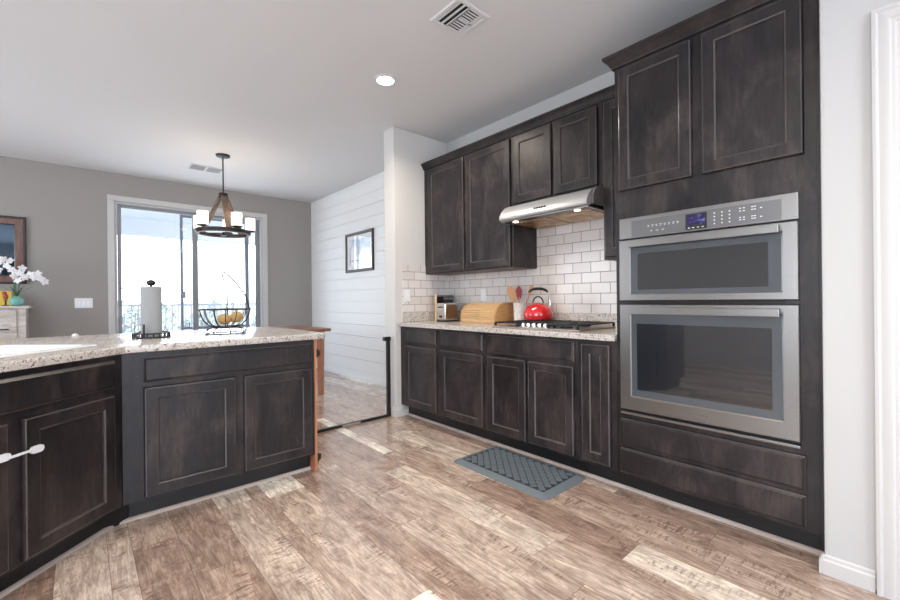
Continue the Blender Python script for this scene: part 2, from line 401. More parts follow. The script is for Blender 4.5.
# left wall and rear wall out of view, with openings added to admit daylight
b = MB(); b.box(XL-.1, XL, YF, -1.95, 0, ZC-.001); b.box(XL-.1, XL, .95, 4.0, 0, ZC-.001); b.box(XL-.1, XL, 5.9, YB+.12, 0, ZC-.001); b.box(XL-.1, XL, 4.0, 5.9, 0, .6); b.box(XL-.1, XL, 4.0, 5.9, 2.3, ZC-.001); b.box(XL-.1, XL, -1.95, .95, 0, .6); b.box(XL-.1, XL, -1.95, .95, 2.3, ZC-.001)
struct(b.build('wall_left', M['wall']))
b = MB(); b.box(XL-.1, -.95, YF-.1, YF, 0, ZC-.001); b.box(1.35, 2.4, YF-.1, YF, 0, ZC-.001); b.box(-.95, 1.35, YF-.1, YF, 2.5, ZC-.001); b.box(-.95, 1.35, YF-.1, YF, 0, .4)
struct(b.build('wall_front', M['wall']))

# baseboards
def baseboard(name, p0, p1, n, h=.09, t=.014, m='trim'):
    p0, p1 = Vector((*p0, 0)), Vector((*p1, 0)); L = (p1-p0).length; fr = Fr(p0, p1-p0, (*n, 0))
    b = MB(); pr = [(0, .001), (t, .001), (t, h*.72), (t*.6, h*.8), (t*.55, h*.93), (t*.2, h), (0, h)]
    b.prism(pr, 0, L, lambda d, v, u: fr(u, v, d)); return b
b = baseboard('', (2.244, .262), (2.244, .102), (-1, 0), .085).v
o = baseboard('', (2.244, .250), (2.244, .102), (-1, 0), .08); o2 = baseboard('', (2.258, .2485), (2.232, .2485), (0, 1), .08)
o.add(o2.v, o2.f); struct(o.build('baseboard_front_right', M['trim']))
o = baseboard('', (2.257, 3.332), (2.257, 3.505), (-1, 0)); o2 = baseboard('', (2.245, 3.3295), (2.40, 3.3295), (0, -1)); o.add(o2.v, o2.f)
struct(o.build('baseboard_pier', M['pier']))
struct(baseboard('', (XR, 3.507), (XR, YB), (-1, 0), .07, .012).build('baseboard_shiplap', M['shiplap']))
struct(baseboard('', (XL, YB), (.25, YB), (0, -1)).build('baseboard_back', M['trim']))
struct(baseboard('', (2.226, YB), (XR, YB), (0, -1)).build('baseboard_back_right', M['trim']))

# door casing and white door at the far right
def casing(b, fr, u0, u1, v0, v1):
    pass
prof = [(0, 0), (0, .020), (.010, .022), (.018, .014), (.030, .017), (.045, .017), (.052, .012), (.060, .012), (.066, .007), (.078, .007), (.078, 0)]
b = MB()
fr = Fr((2.2435, 0, 0), (0, -1, 0), (-1, 0, 0))
o0, o1, zt = -.098, .878, 2.196
def cas(side):     # mitred left/right/top pieces
    n = len(prof); a = []
    for w, d in prof:
        if side == 'l': a.append(fr(o0+w, 0, d))
        if side == 'r': a.append(fr(o1-w, 0, d))
        if side == 't': a.append(fr(o0+w, zt-w, d))
    for w, d in prof:
        if side == 'l': a.append(fr(o0+w, zt-w, d))
        if side == 'r': a.append(fr(o1-w, zt-w, d))
        if side == 't': a.append(fr(o1-w, zt-w, d))
    b.add(a, [(i, (i+1) % n, n+(i+1) % n, n+i) for i in range(n)]+[tuple(range(n)), tuple(range(n, 2*n))])
for s_ in 'lrt': cas(s_)
struct(b.build('trim_1', M['trim']))
b = MB(); b.rings(Fr((2.30, 0, 0), (0, -1, 0), (-1, 0, 0)), -.018, .798, .006, 2.115, [(0, 0), (0, .035), (.11, .035), (.12, .028), (.125, .028)])
d = struct(b.build('door_1', M['trim'])); 
MB().lathe((0, 0, 0), [(.0, 0), (.026, .0), (.026, .008), (.012, .014), (.012, .03), (.028, .045), (.028, .06), (.015, .068), (0, .068)], 24).build('door_handle', M['steel'], d)
dh = bpy.data.objects['door_handle']; dh.rotation_euler = (0, -PI/2, 0); dh.location = (2.2645, -.73, .95)

# ------------------------------------------------------------------ patio door (window_1)
def patio_door():
    b = MB(); c = .070   # casing
    fr = Fr((0, YB, 0), (1, 0, 0), (0, -1, 0))
    x0, x1, zt = .252, 2.222, 2.525
    b.box(x0, x0+c, 0.001, zt-c, 0, .018, .004, lambda u, v, d: fr(u, v, d))
    b.box(x1-c, x1, 0.001, zt-c, 0, .018, .004, lambda u, v, d: fr(u, v, d))
    b.box(x0, x1, zt-c, zt, 0, .018, .004, lambda u, v, d: fr(u, v, d))
    struct(b.build('trim_2', M['trim']))
    Y = lambda u, v, d: Vector((u, d, v))
    b = MB(); w = .03
    b.box(WX0, WX0+w, .02, WZ1-w, YB+.005, YB+.115, .003, Y); b.box(WX1-w, WX1, .02, WZ1-w, YB+.005, YB+.115, .003, Y)
    b.box(WX0, WX1, WZ1-w, WZ1-.001, YB+.005, YB+.115, .003, Y); b.box(WX0, WX1, .0, .03, YB+.005, YB+.115, .003, Y)
    root = struct(b.build('window_1', M['vinyl']))
    def leaf(name, a, c, y0, sl, sr, tr, fm):
        f = MB(); z0, z1 = .032, WZ1-w-.002
        f.box(a, a+sl, z0, z1, y0, y0+.035, .004, Y); f.box(c-sr, c, z0, z1, y0, y0+.035, .004, Y)
        f.box(a+sl, c-sr, z1-tr, z1, y0, y0+.035, .004, Y); f.box(a+sl, c-sr, z0, z0+.09, y0, y0+.035, .004, Y)
        o = f.build(name, fm, root)
        g = MB().box(a+sl-.003, c-sr+.003, z0+.08, z1-tr+.003, y0+.014, y0+.020, 0, Y).build('glass_pane', M['pane'], o)
        return o
    l = leaf('sliding_sash', .352, 1.262, YB+.012, .040, .065, .045, M['sash'])
    h = MB().tube([(.372, YB+.012, 1.33), (.388, YB-.02, 1.325), (.425, YB-.035, 1.29), (.43, YB-.036, 1.23), (.425, YB-.035, 1.17), (.388, YB-.02, 1.135), (.372, YB+.012, 1.13)], .006)
    h.build('pull_handle', M['steel'], l)
    leaf('fixed_sash', 1.20, 2.122, YB+.062, .06, .055, .045, M['sash'])
    # screen door outside
    f = MB(); y0 = YB+.14; z1 = 2.40
    f.box(1.062, 1.098, .02, z1, y0, y0+.02, .003, Y); f.box(1.93, 1.985, .02, z1, y0, y0+.02, .003, Y)
    f.box(1.098, 1.93, z1-.04, z1, y0, y0+.02, .003, Y); f.box(1.098, 1.93, .02, .09, y0, y0+.02, .003, Y); f.box(1.098, 1.93, .735, .775, y0, y0+.02, .003, Y)
    f.box(1.085, 1.125, 1.19, 1.29, y0-.018, y0-.001, .004, Y)
    sd = f.build('screen_door', M['greyframe'], loc=(1.52, y0, 0.02)); tag(sd, 'blue-grey framed screen door standing outside the glass patio door', 'screen door')
patio_door()

# ------------------------------------------------------------------ outdoors
struct(MB().box(-7, 12, YB+.13, 10.9, -.2, -.03).build('floor_patio', M['patio']))
b = MB(); b.box(-7, 12, YB+.13, 10.6, 2.83, 2.95); b.box(-7, 12, 10.35, 10.6, 2.50, 2.83)
struct(b.build('ceiling_patio', M['stucco']))
b = MB(); n = 22; g = random.Random(3)
va, fa = [], []
NX, NY = 36, 26
for j in range(NY+1):
    for i in range(NX+1):
        x = -45+i*90/NX; y = 11+j*j*90/NY/NY
        h = -.6-.2*math.sin(i*.9+j*.3)-(.02*(y-11)) + (max(0, y-70)*.11*(1+.3*math.sin(i*1.3)))
        va.append((x, y, h))
for j in range(NY):
    for i in range(NX): k = j*(NX+1)+i; fa.append((k, k+1, k+NX+2, k+NX+1))
b.add(va, fa); tm = mat('desert_ground', rough=.95); t = NT(tm); t.color(t.ramp(t.noise(t.coord(), 1.5, 6, .7), [(.4, (.30, .29, .22)), (.6, (.55, .48, .38))]))
struct(b.build('ground', tm))
def railing():
    r = thing('patio_railing', 'metal picket railing along the edge of the patio outside', 'railing', (2, 10.45, -.03))
    b = MB(); b.box(-1, 5.4, 10.43, 10.47, 1.06, 1.10, .004); b.box(-1, 5.4, 10.435, 10.465, .05, .08, .003)
    b.build('rail', M['railing'], r)
    pk = MB().box(-.009, .009, 10.441, 10.459, .08, 1.06)
    first = pk.build('picket', M['railing'], r); bx = first
    xs = [.05+.115*i for i in range(34)]
    bx.location.x = 0
    for i, x in enumerate(xs):
        c = bx if i == 0 else bx.copy()
        if i: COL.objects.link(c); c.parent = r
        c.location = (x, 0, 0)
    for x in (-.9, 1.0, 2.6, 4.4):
        MB().box(x-.03, x+.03, 10.42, 10.48, -.029, 1.12, .004).build('post', M['railing'], r)
railing()
lm = mat('desert_foliage', rough=.8); t = NT(lm); t.color(t.ramp(t.noise(t.coord(), 9, 3), [(.35, (.42, .46, .42)), (.65, (.62, .64, .60))]))
bark = mat('shrub_bark', (.16, .11, .08), .9)
def shrub(x, y, r, h, seed, label, group='desert shrubs beyond the railing'):
    h -= .25; g = random.Random(seed); th = thing('desert_shrub', label, 'shrub', (x, y, -.75), group)
    b = MB(); 
    for k in range(7):
        a = g.random()*2*PI; b.tube([(x, y, -.75), (x+.3*r*math.cos(a), y+.3*r*math.sin(a), -.75+h*.4), (x+.7*r*math.cos(a), y+.7*r*math.sin(a), -.75+h*.85)], [.03, .02, .008], 5)
    b.build('stem', bark, th)
    va, fa = [], []
    for k in range(520):
        a = g.random()*2*PI; u = g.random()**.5; zz_ = g.random()
        rr = r*u*math.sin(PI*(.15+.85*zz_)**.8)*1.05
        c = Vector((x+rr*math.cos(a), y+rr*math.sin(a), -.75+h*(.12+.9*zz_)))
        s_ = .07+.05*g.random(); q = Vector((g.uniform(-1, 1), g.uniform(-1, 1), g.uniform(-1, 1))).normalized(); w = q.orthogonal().normalized(); e_ = q.cross(w)
        k0 = len(va); va += [c-w*s_, c+e_*s_*.45, c+w*s_, c-e_*s_*.45]; fa.append((k0, k0+1, k0+2, k0+3))
    MB().add(va, fa).build('foliage', lm, th, smooth=0)
for i, (x, y, r, h) in enumerate([(.5, 13.2, .6, 1.9), (1.2, 16.6, .7, 2.0), (2.3, 13.0, .6, 1.85), (3.4, 16.2, .75, 2.0), (3.9, 12.7, .5, 1.8), (5.3, 14.2, .7, 1.95), (5.9, 18.0, .8, 2.1), (2.3, 19.8, .9, 2.15), (4.6, 21.6, .9, 2.2)]):
    shrub(x, y, r, h, i, 'pale green desert shrub in the haze beyond the patio railing')

# ------------------------------------------------------------------ cabinets
DT = .020
def door_part(fr, u0, u1, v0, v1, parent, name='door', off=.001, stile=.056):
    b = MB(); t = DT
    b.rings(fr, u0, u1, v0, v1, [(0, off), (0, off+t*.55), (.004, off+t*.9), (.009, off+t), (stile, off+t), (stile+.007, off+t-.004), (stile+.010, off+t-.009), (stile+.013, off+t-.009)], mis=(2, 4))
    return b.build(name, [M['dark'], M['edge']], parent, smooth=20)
def slab_part(fr, u0, u1, v0, v1, parent, name='drawer', off=.001):
    b = MB(); t = DT
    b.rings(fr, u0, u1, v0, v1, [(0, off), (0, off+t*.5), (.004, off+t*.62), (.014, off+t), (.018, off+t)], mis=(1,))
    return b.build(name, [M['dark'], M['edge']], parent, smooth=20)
def face_frame(fr, u0, u1, v0, v1, holes, parent, t=.018):
    # solid face board (doors and drawers cover its openings)
    b = MB(); b.box(u0, u1, v0, v1, -t, 0, .0012, lambda u, v, d: fr(u, v, d)); return b.build('face_frame', M['dark'], parent)

FR = Fr((2.319, 0, 0), (0, 1, 0), (-1, 0, 0))       # right-hand base run: u = world Y
def base_right(y0, y1, label, doors, drawers):
    c = thing('base_cabinet', label, 'cabinet', (2.6, (y0+y1)/2, 0), 'base cabinets under the cooktop counter')
    face_frame(FR, y0+.0005, y1-.0005, .114, .875, None, c)
    MB().box(2.3375, XR-.002, y0+.001, y1-.001, .114, .874).build('body', M['dark'], c)
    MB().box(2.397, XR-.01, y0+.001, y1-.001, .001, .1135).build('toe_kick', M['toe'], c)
    for a, b_, v0, v1 in doors: door_part(FR, a, b_, v0, v1, c)
    for a, b_, v0, v1 in drawers: slab_part(FR, a, b_, v0, v1, c)
base_right(2.746, 3.329, 'dark narrow base cabinet with one drawer over one door, against the end wall', [(2.778, 3.238, .132, .700)], [(2.778, 3.236, .726, .856)])
base_right(2.190, 2.746, 'dark base cabinet with one drawer over one door, second from the end wall', [(2.216, 2.722, .132, .700)], [(2.216, 2.718, .726, .856)])
base_right(1.396, 2.190, 'dark wide base cabinet with two doors beneath the gas cooktop', [(1.802, 2.166, .132, .700), (1.424, 1.780, .132, .700)], [(1.422, 2.166, .726, .856)])
base_right(1.147, 1.396, 'dark slim pull-out base cabinet beside the tall oven cabinet', [(1.184, 1.371, .136, .852)], [])
b = MB(); b.prism([(0, .001), (.016, .001), (.015, .010), (.009, .016), (0, .018)], .262, 3.315, lambda d, v, u: Vector((2.396-d, u, v)))
struct(b.build('trim_3', M['shoe']))

# tall oven cabinet
def tall():
    y0, y1 = .262, 1.146
    c = thing('tall_oven_cabinet', 'tall dark espresso cabinet built around the stainless wall oven', 'cabinet', (2.6, .7, 0))
    f = lambda u, v, d: FR(u, v, d)
    b = MB(); oy0, oy1, oz0, oz1 = .335, 1.105, .482, 1.565
    b.box(y0, y1, .114, oz0, -.018, 0, .0012, f); b.box(y0, y1, oz1, 2.452, -.018, 0, .0012, f)
    b.box(y0, oy0, oz0, oz1, -.018, 0, 0, f); b.box(oy1, y1, oz0, oz1, -.018, 0, 0, f)
    b.build('face_frame', M['dark'], c)
    b = MB(); X0 = 2.3375; X1 = XR-.003
    b.box(X0, X1, y0, y1, .114, oz0); b.box(X0, X1, y0, y1, oz1, 2.452); b.box(X0, X1, y0, oy0-.02, oz0, oz1); b.box(X0, X1, oy1+.02, y1, oz0, oz1); b.box(X1-.02, X1, oy0-.02, oy1+.02, oz0, oz1)
    b.build('body', M['dark'], c)
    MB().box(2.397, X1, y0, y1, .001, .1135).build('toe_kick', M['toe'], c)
    door_part(FR, .738, 1.120, 1.737, 2.432, c); door_part(FR, .306, .694, 1.737, 2.432, c)
    slab_part(FR, .310, 1.126, .290, .440, c); slab_part(FR, .310, 1.126, .130, .271, c)
    pr = [(0, 2.450), (.012, 2.450), (.014, 2.462), (.020, 2.466), (.028, 2.482), (.044, 2.500), (.050, 2.504), (.050, 2.520), (0, 2.520)]
    b = MB(); n = len(pr); a = []
    X = 2.319
    for d, z in pr: a.append((X-d, .262, z))
    for d, z in pr: a.append((X-d, y1+d, z))
    for d, z in pr: a.append((2.947, y1+d, z))
    fs = [(k*n+i, k*n+(i+1) % n, (k+1)*n+(i+1) % n, (k+1)*n+i) for k in (0, 1) for i in range(n)]+[tuple(range(n)), tuple(range(2*n, 3*n))]
    b.add(a, fs); b.add([(X, .262, 2.452), (X, y1, 2.452), (2.947, y1, 2.452), (2.947, .262, 2.452), (X, .262, 2.519), (X, y1, 2.519), (2.947, y1, 2.519), (2.947, .262, 2.519)], [(4, 5, 6, 7)])
    b.build('crown', M['dark'], c)
    # worn white-flecked filler strip at the wall edge
    MB().box(2.300, 2.335, .2495, .2615, .10, 2.515, .002).build('filler_strip', M['dark'], c)
tall()

# upper run
FU = Fr((2.631, 0, 0), (0, 1, 0), (-1, 0, 0))
def upper(y0, y1, z0, label, doors):
    c = thing('upper_cabinet', label, 'cabinet', (2.8, (y0+y1)/2, z0), 'upper cabinets over the tiled wall')
    b = MB(); f = lambda u, v, d: FU(u, v, d)
    b.box(y0+.0005, y1-.0005, z0, 2.452, -.018, 0, .0012, f); b.build('face_frame', M['dark'], c)
    MB().box(2.6495, XR-.002, y0+.001, y1-.001, z0+.002, 2.450, 0).build('body', M['dark'], c)
    if z0 < 1.5: MB().box(2.655, XR-.015, y0+.015, y1-.015, z0-.001, z0+.0018).build('underside_panel', M['greywood'], c)
    for a, b_, v0, v1 in doors: door_part(FU, a, b_, v0, v1, c)
upper(2.162, 3.328, 1.388, 'dark two-door upper cabinet in the corner beside the end wall', [(2.736, 3.250, 1.400, 2.436), (2.186, 2.704, 1.400, 2.436)])
upper(1.3855, 2.162, 1.878, 'short dark two-door upper cabinet above the range hood', [(1.788, 2.148, 1.898, 2.436), (1.418, 1.768, 1.898, 2.436)])
upper(1.195, 1.385, 1.385, 'very narrow dark upper cabinet squeezed beside the tall oven cabinet', [(1.215, 1.374, 1.400, 2.436)])
pr = [(0, 2.4525), (.010, 2.4525), (.012, 2.462), (.018, 2.466), (.024, 2.480), (.036, 2.496), (.042, 2.500), (.042, 2.514), (-.312, 2.514)]
b = MB(); b.prism([(d, z) for d, z in pr]+[(-.312, 2.4525)], 1.199, 3.328, lambda d, v, u: Vector((2.631-d, u, v)))
tag(b.build('crown_moulding', M['dark'], loc=(2.63, 2.26, 2.4525)), 'dark stepped crown moulding running along the top of the upper cabinets', 'moulding')

# peninsula
PX, PY = .145, 2.634
FP = Fr((0, PY, 0), (1, 0, 0), (0, -1, 0))
s2 = 1/math.sqrt(2)
FD = Fr((PX, PY, 0), (-1, -1, 0), (1, -1, 0))     # diagonal sink cabinet: u from the corner outwards
DL = .985
def peninsula():
    c = thing('base_cabinet', 'dark peninsula cabinet with one wide drawer over two doors', 'cabinet', (.66, 2.95, 0), 'base cabinets of the peninsula')
    face_frame(FP, PX+.0005, 1.140, .114, .875, None, c)
    MB().box(PX+.001, 1.140, PY+.0185, 3.24, .114, .874).build('body', M['dark'], c)
    MB().box(PX+.03, 1.133, PY+.075, 3.24, .001, .1135).build('toe_kick', M['toe'], c)
    door_part(FP, .232, .666, .130, .694, c); door_part(FP, .706, 1.118, .130, .694, c)
    slab_part(FP, .230, 1.118, .718, .848, c)
    c = thing('base_cabinet', 'dark diagonal sink cabinet with false drawer over two doors, at the left', 'cabinet', (-.3, 2.6, 0), 'base cabinets of the peninsula')
    face_frame(FD, .001, DL, .114, .875, None, c)
    e = FD(DL, 0, 0); q = FD(DL, 0, -.0185); q0 = FD(0.0, 0, -.0185)
    poly = [(PX-.001, PY+.026), (PX-.001, 3.24), (e.x-.6, 3.24), (e.x-.6, q.y), (q.x, q.y), (q0.x, q0.y)]
    MB().prism(poly, .114, .875, lambda a, b_, z: Vector((a, b_, z)), top=False).build('body', M['dark'], c)
    a0, a1 = FD(.03, 0, -.075), FD(DL, 0, -.075)
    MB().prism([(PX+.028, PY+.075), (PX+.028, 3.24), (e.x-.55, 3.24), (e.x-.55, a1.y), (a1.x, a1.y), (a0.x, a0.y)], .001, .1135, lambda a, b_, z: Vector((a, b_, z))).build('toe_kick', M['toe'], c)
    door_part(FD, .056, .466, .130, .684, c); door_part(FD, .518, .930, .130, .684, c)
    slab_part(FD, .048, .935, .718, .850, c)
    # shoe moulding of both
    pr = [(0, .001), (.016, .001), (.015, .010), (.009, .016), (0, .018)]; n = len(pr); b = MB(); a = []
    k = math.tan(PI/8)
    for d, z in pr: a.append(Vector((1.135, PY+.074-d, z)))
    P0 = FD(0, 0, 0)
    def corner(off):
        # intersection of y = PY+.074-off with the diagonal line offset
        yy = PY+.074-off; w = -.074+off      # along N of the diagonal
        base = FD(0, 0, w); tt = (base.y-yy)/s2; return FD(tt, 0, w)
    for d, z in pr: a.append(corner(d)+Vector((0, 0, z)))
    for d, z in pr: a.append(FD(DL, z, -.074+d))
    b.add(a, [(j*n+i, j*n+(i+1) % n, (j+1)*n+(i+1) % n, (j+1)*n+i) for j in (0, 1) for i in range(n)]+[tuple(range(n)), tuple(range(2*n, 3*n))])
    struct(b.build('trim_4', M['shoe']))
    # support wall at the dining side
    struct(MB().box(e.x-.6, 1.140, 3.242, 3.36, .001, .8745, .003).build('wall_half', M['wall']))
    b = MB().box(1.1415, 1.158, PY-.002, 3.36, .001, .873, .002)
    o = b.build('end_panel', M['orangewood'], loc=(1.153, 3.0, .001)); tag(o, 'orange-brown wood end panel closing the right end of the peninsula', 'panel')
peninsula()

def slab_hole(outer, inner, z0, z1, ov=0, rnd=.006):
    bm = bmesh.new()
    def loop(pts):
        v = [bm.verts.new((x, y, z1)) for x, y in pts]; return [bm.edges.new((v[i], v[(i+1) % len(v)])) for i in range(len(v))]
    es = loop(outer)
    if inner: es += loop(inner)
    r = bmesh.ops.triangle_fill(bm, edges=es, use_beauty=True)
    ex = bmesh.ops.extrude_face_region(bm, geom=bm.faces[:])
    for v in [g for g in ex['geom'] if isinstance(g, bmesh.types.BMVert)]: v.co.z = z0
    bmesh.ops.recalc_face_normals(bm, faces=bm.faces)
    sharp = [e for e in bm.edges if len(e.link_faces) == 2 and abs(e.calc_face_angle(0)) > 1.2 and abs(e.verts[0].co.z-e.verts[1].co.z) < 1e-5]
    bmesh.ops.bevel(bm, geom=sharp, offset=rnd, segments=3, affect='EDGES', profile=.5)
    bm.verts.index_update(); mb = MB(); mb.add([v.co.copy() for v in bm.verts], [[v.index for v in f.verts] for f in bm.faces]); bm.free(); return mb
def roundrect(u0, u1, w0, w1, r, fn, n=6):
    out = []
    for cx, cy_, a0 in ((u1-r, w1-r, 0), (u0+r, w1-r, PI/2), (u0+r, w0+r, PI), (u1-r, w0+r, 3*PI/2)):
        for i in range(n+1):
            a = a0+PI/2*i/n; out.append(fn(cx+r*math.cos(a), cy_+r*math.sin(a)))
    return out
fd = lambda u, w: (lambda p: (p.x, p.y))(FD(u, 0, -w))
yy = PY-.032; base = FD(0, 0, .032); tt = (base.y-yy)/s2; cpt = FD(tt, 0, .032); ept = FD(DL, 0, .032)
XE = 1.222
outer = [(cpt.x, cpt.y), (XE-.05, yy)]
outer += [(XE-.05+.05*math.sin(a), yy+.05-.05*math.cos(a)) for a in (.4, .8, 1.2, PI/2)]
outer += [(XE+.01, 3.72), (ept.x-.6, 3.72), (ept.x-.6, ept.y+.001), (ept.x, ept.y+.001)]
inner = roundrect(.0, .80, .15, .62, .06, fd)
o = slab_hole(outer, inner, .8765, .914).build('countertop', M['granite'], loc=(.2, 3.1, .8765)); tag(o, 'speckled beige granite countertop of the peninsula with angled front', 'countertop')
# sink: rim on the counter and bowl through the hole
b = MB()
levels = [((-.035, .835, .115, .655, .08), .9148), ((-.035, .835, .115, .655, .08), .920), ((-.025, .825, .125, .645, .075), .9235), ((.01, .79, .16, .61, .06), .922), ((.016, .784, .166, .604, .055), .912), ((.03, .77, .18, .59, .05), .75), ((.07, .73, .22, .55, .04), .735)]
rs = [[Vector((x, y, z)) for x, y in roundrect(*q, fd)] for q, z in levels]; n = len(rs[0]); a = [p for r in rs for p in r]
b.add(a, [(j*n+i, j*n+(i+1) % n, (j+1)*n+(i+1) % n, (j+1)*n+i) for j in range(len(rs)-1) for i in range(n)]+[tuple(range((len(rs)-1)*n, len(rs)*n))])
o = b.build('sink', M['porcelain'], loc=(-.3, 2.6, .9148)); tag(o, 'white drop-in kitchen sink in the angled counter corner at the left', 'sink')
b = MB().lathe((-.035, 3.66, .9145), [(.017, 0), (.017, .004), (.014, .012), (.006, .017), (0, .018)], 20)
tag(b.build('button_cap', M['white'], loc=(-.035, 3.66, .9145)), 'small white round cap near the back edge of the peninsula counter', 'cap')

# child lock strap on the diagonal cabinet doors
t_ = thing('cabinet_lock', 'white plastic child lock strap across the sink cabinet doors', 'child lock', FD(.49, .557, .022))
for u, v in ((.426, .553), (.545, .562)):
    q = roundrect(u-.025, u+.025, v-.014, v+.014, .0135, lambda a, c_: (a, c_))
    MB().prism(q, .0215, .031, lambda a, c_, d: FD(a, c_, d)).build('pad', M['lockwhite'], t_)
MB().box(.43, .54, .552, .562, .0312, .0345, .001, lambda u, v, d: FD(u, v, d)).build('strap', M['lockwhite'], t_)

# right counter and granite splashes
o = MB(); o.box(2.283, XR-.0015, 1.1475, 3.3285, .8765, .914, .006)
tag(o.build('countertop', M['granite'], loc=(2.6, 2.3, .8765)), 'speckled granite countertop holding the gas cooktop on the right', 'countertop')
b = MB(); b.box(2.932, XR-.0008, 1.17, 3.3085, .9145, 1.012, .002); b.box(2.345, XR-.0008, 3.309, 3.3292, .9145, 1.012, .002); b.box(2.345, 2.931, 1.1468, 1.167, .9145, 1.012, .002)
tag(b.build('granite_upstand', M['granite'], loc=(2.94, 2.3, .9145)), 'low speckled granite upstand running along the back of the right counter', 'backsplash')
struct(MB().box(2.941, XR-.0003, 1.1465, 3.3285, 1.0125, 1.90).build('wall_tile_long', M['tileR']))
b = MB(); b.box(2.353, 2.9405, 3.3205, 3.3297, 1.0125, 1.478); b.box(2.340, 2.3525, 3.3200, 3.3297, 1.0125, 1.478, .003)
struct(b.build('wall_tile_end', M['tileE']))

# ------------------------------------------------------------------ wall oven combination
def wall_oven():
    c = thing('wall_oven', 'stainless steel built-in microwave over oven in the tall cabinet', 'oven', (2.55, .72, .48))
    f = lambda u, v, d: FR(u, v, d)
    y0, y1 = .325, 1.115
    MB().box(2.3198, 2.86, .338, 1.102, .486, 1.562).build('body', M['black'], c)
    b = MB(); b.box(y0, y1, 1.460, 1.575, .001, .022, .003, f); 
    b.build('control_panel_frame', M['steel'], c)
    wm = mat('white_print', (.75, .75, .75), .5)
    b = MB(); b.box(.382, 1.045, 1.466, 1.556, .022, .0235, .0008, f)
    for u in (.752, .733, .711, .690): b.box(u-.005, u+.005, 1.475, 1.479, .0245, .0249, 0, f, 1)
    for k in range(8):
        u = .80+k*.021
        b.box(u, u+.011, 1.518, 1.5205, .0235, .0238, 0, f, 1); b.box(u+.002, u+.009, 1.511, 1.5135, .0235, .0238, 0, f, 1)
    for k in range(3): b.box(.872+k*.03, .872+k*.03+.012, 1.487, 1.49, .0235, .0238, 0, f, 1)
    for u in (.640, .608, .577):
        for v in (1.535, 1.518, 1.501, 1.484): b.box(u-.003, u+.003, v-.003, v+.003, .0235, .0238, 0, f, 1)
    for u in (.535, .520, .488, .478):
        for v in (1.540, 1.527, 1.497, 1.486): b.box(u-.004, u+.004, v-.002, v+.002, .0235, .0238, 0, f, 1)
    for u, v in ((.455, 1.53), (.455, 1.49)): b.box(u-.004, u+.004, v-.002, v+.002, .0235, .0238, 0, f, 1)
    p = b.build('control_panel', [M['panelsteel'], wm], c)
    MB().box(.672, .768, 1.468, 1.548, .0235, .0245, 0, f).build('display', M['black'], p)
    sc = mat('display_glow', (.02, .02, .05), .2); t = NT(sc)
    cc = t.ramp(t.noise(t.coord((1, 1, 1.5)), 40, 2), [(.45, (.01, .01, .05)), (.58, (.07, .03, .22)), (.72, (.25, .40, .75))]); t.l(cc, t.b.inputs['Emission Color']); t.b.inputs['Emission Strength'].default_value = .6
    MB().box(.680, .760, 1.492, 1.541, .0245, .0248, 0, f).build('lit_screen', sc, p)
    def odoor(name, z0, z1, gz0, gz1, gy0, gy1, hz, wy0, wy1, wz0, wz1):
        b = MB(); d0, d1 = .001, .030
        # frame of steel around glass
        a = []; prof = [((y0, y1, z0, z1), d0), ((y0, y1, z0, z1), d1-.003), ((y0+.003, y1-.003, z0+.003, z1-.003), d1), ((gy0-.006, gy1+.006, gz0-.006, gz1+.006), d1), ((gy0, gy1, gz0, gz1), d1-.004), ((gy0, gy1, gz0, gz1), d1-.006)]
        for (a0, a1, c0, c1), d in prof: a += [f(a0, c0, d), f(a1, c0, d), f(a1, c1, d), f(a0, c1, d)]
        b.add(a, [(j*4+i, j*4+(i+1) % 4, (j+1)*4+(i+1) % 4, (j+1)*4+i) for j in range(len(prof)-1) for i in range(4)]+[(3, 2, 1, 0)])
        dr = b.build(name, M['steel'], c, smooth=20)
        g_ = MB().box(gy0-.002, gy1+.002, gz0-.002, gz1+.002, .012, d1-.0045, 0, f).build('glass_border', M['glassborder'], dr)
        MB().box(wy0, wy1, wz0, wz1, d1-.0044, d1-.0038, 0, f).build('window', M['blackglass'], dr)
        h = MB(); h.box(gy0+.002, gy1-.002, hz, hz+.036, .058, .070, .004, f)
        for yy_ in (gy0+.03, gy1-.03): h.box(yy_-.008, yy_+.008, hz+.010, hz+.026, d1-.001, .060, .002, f)
        h.build('handle', M['steel'], dr)
        return dr
    odoor('microwave_door', 1.112, 1.452, 1.150, 1.412, .384, 1.050, 1.405, .430, 1.012, 1.172, 1.372)
    b = MB(); b.box(y0, y1, 1.092, 1.110, .001, .012, .002, f); b.build('vent_gap', M['black'], c)
    b = MB(); 
    for k in range(3): b.box(.37, 1.07, 1.0955+k*.005, 1.0985+k*.005, .012, .020, .0008, f)
    b.build('vent_louvre', M['darkmetal'], c)
    odoor('oven_door', .500, 1.090, .580, 1.050, .384, 1.050, 1.037, .420, 1.020, .618, .985)
    b = MB(); b.box(y0, y1, .472, .486, .001, .030, .003, f); b.build('bottom_trim', M['steel'], c)
    MB().box(.335, 1.105, .487, .499, .001, .006, 0, f).build('lower_gap', M['black'], c)
    lg = MB(); 
    for k, u in enumerate((.755, .742, .731, .719, .706, .695, .682)): lg.box(u-.0035, u+.0035, .536, .546 if k % 2 else .543, .0302, .0306, 0, f)
    lg.build('maker_badge', M['panelsteel'], c)
wall_oven()

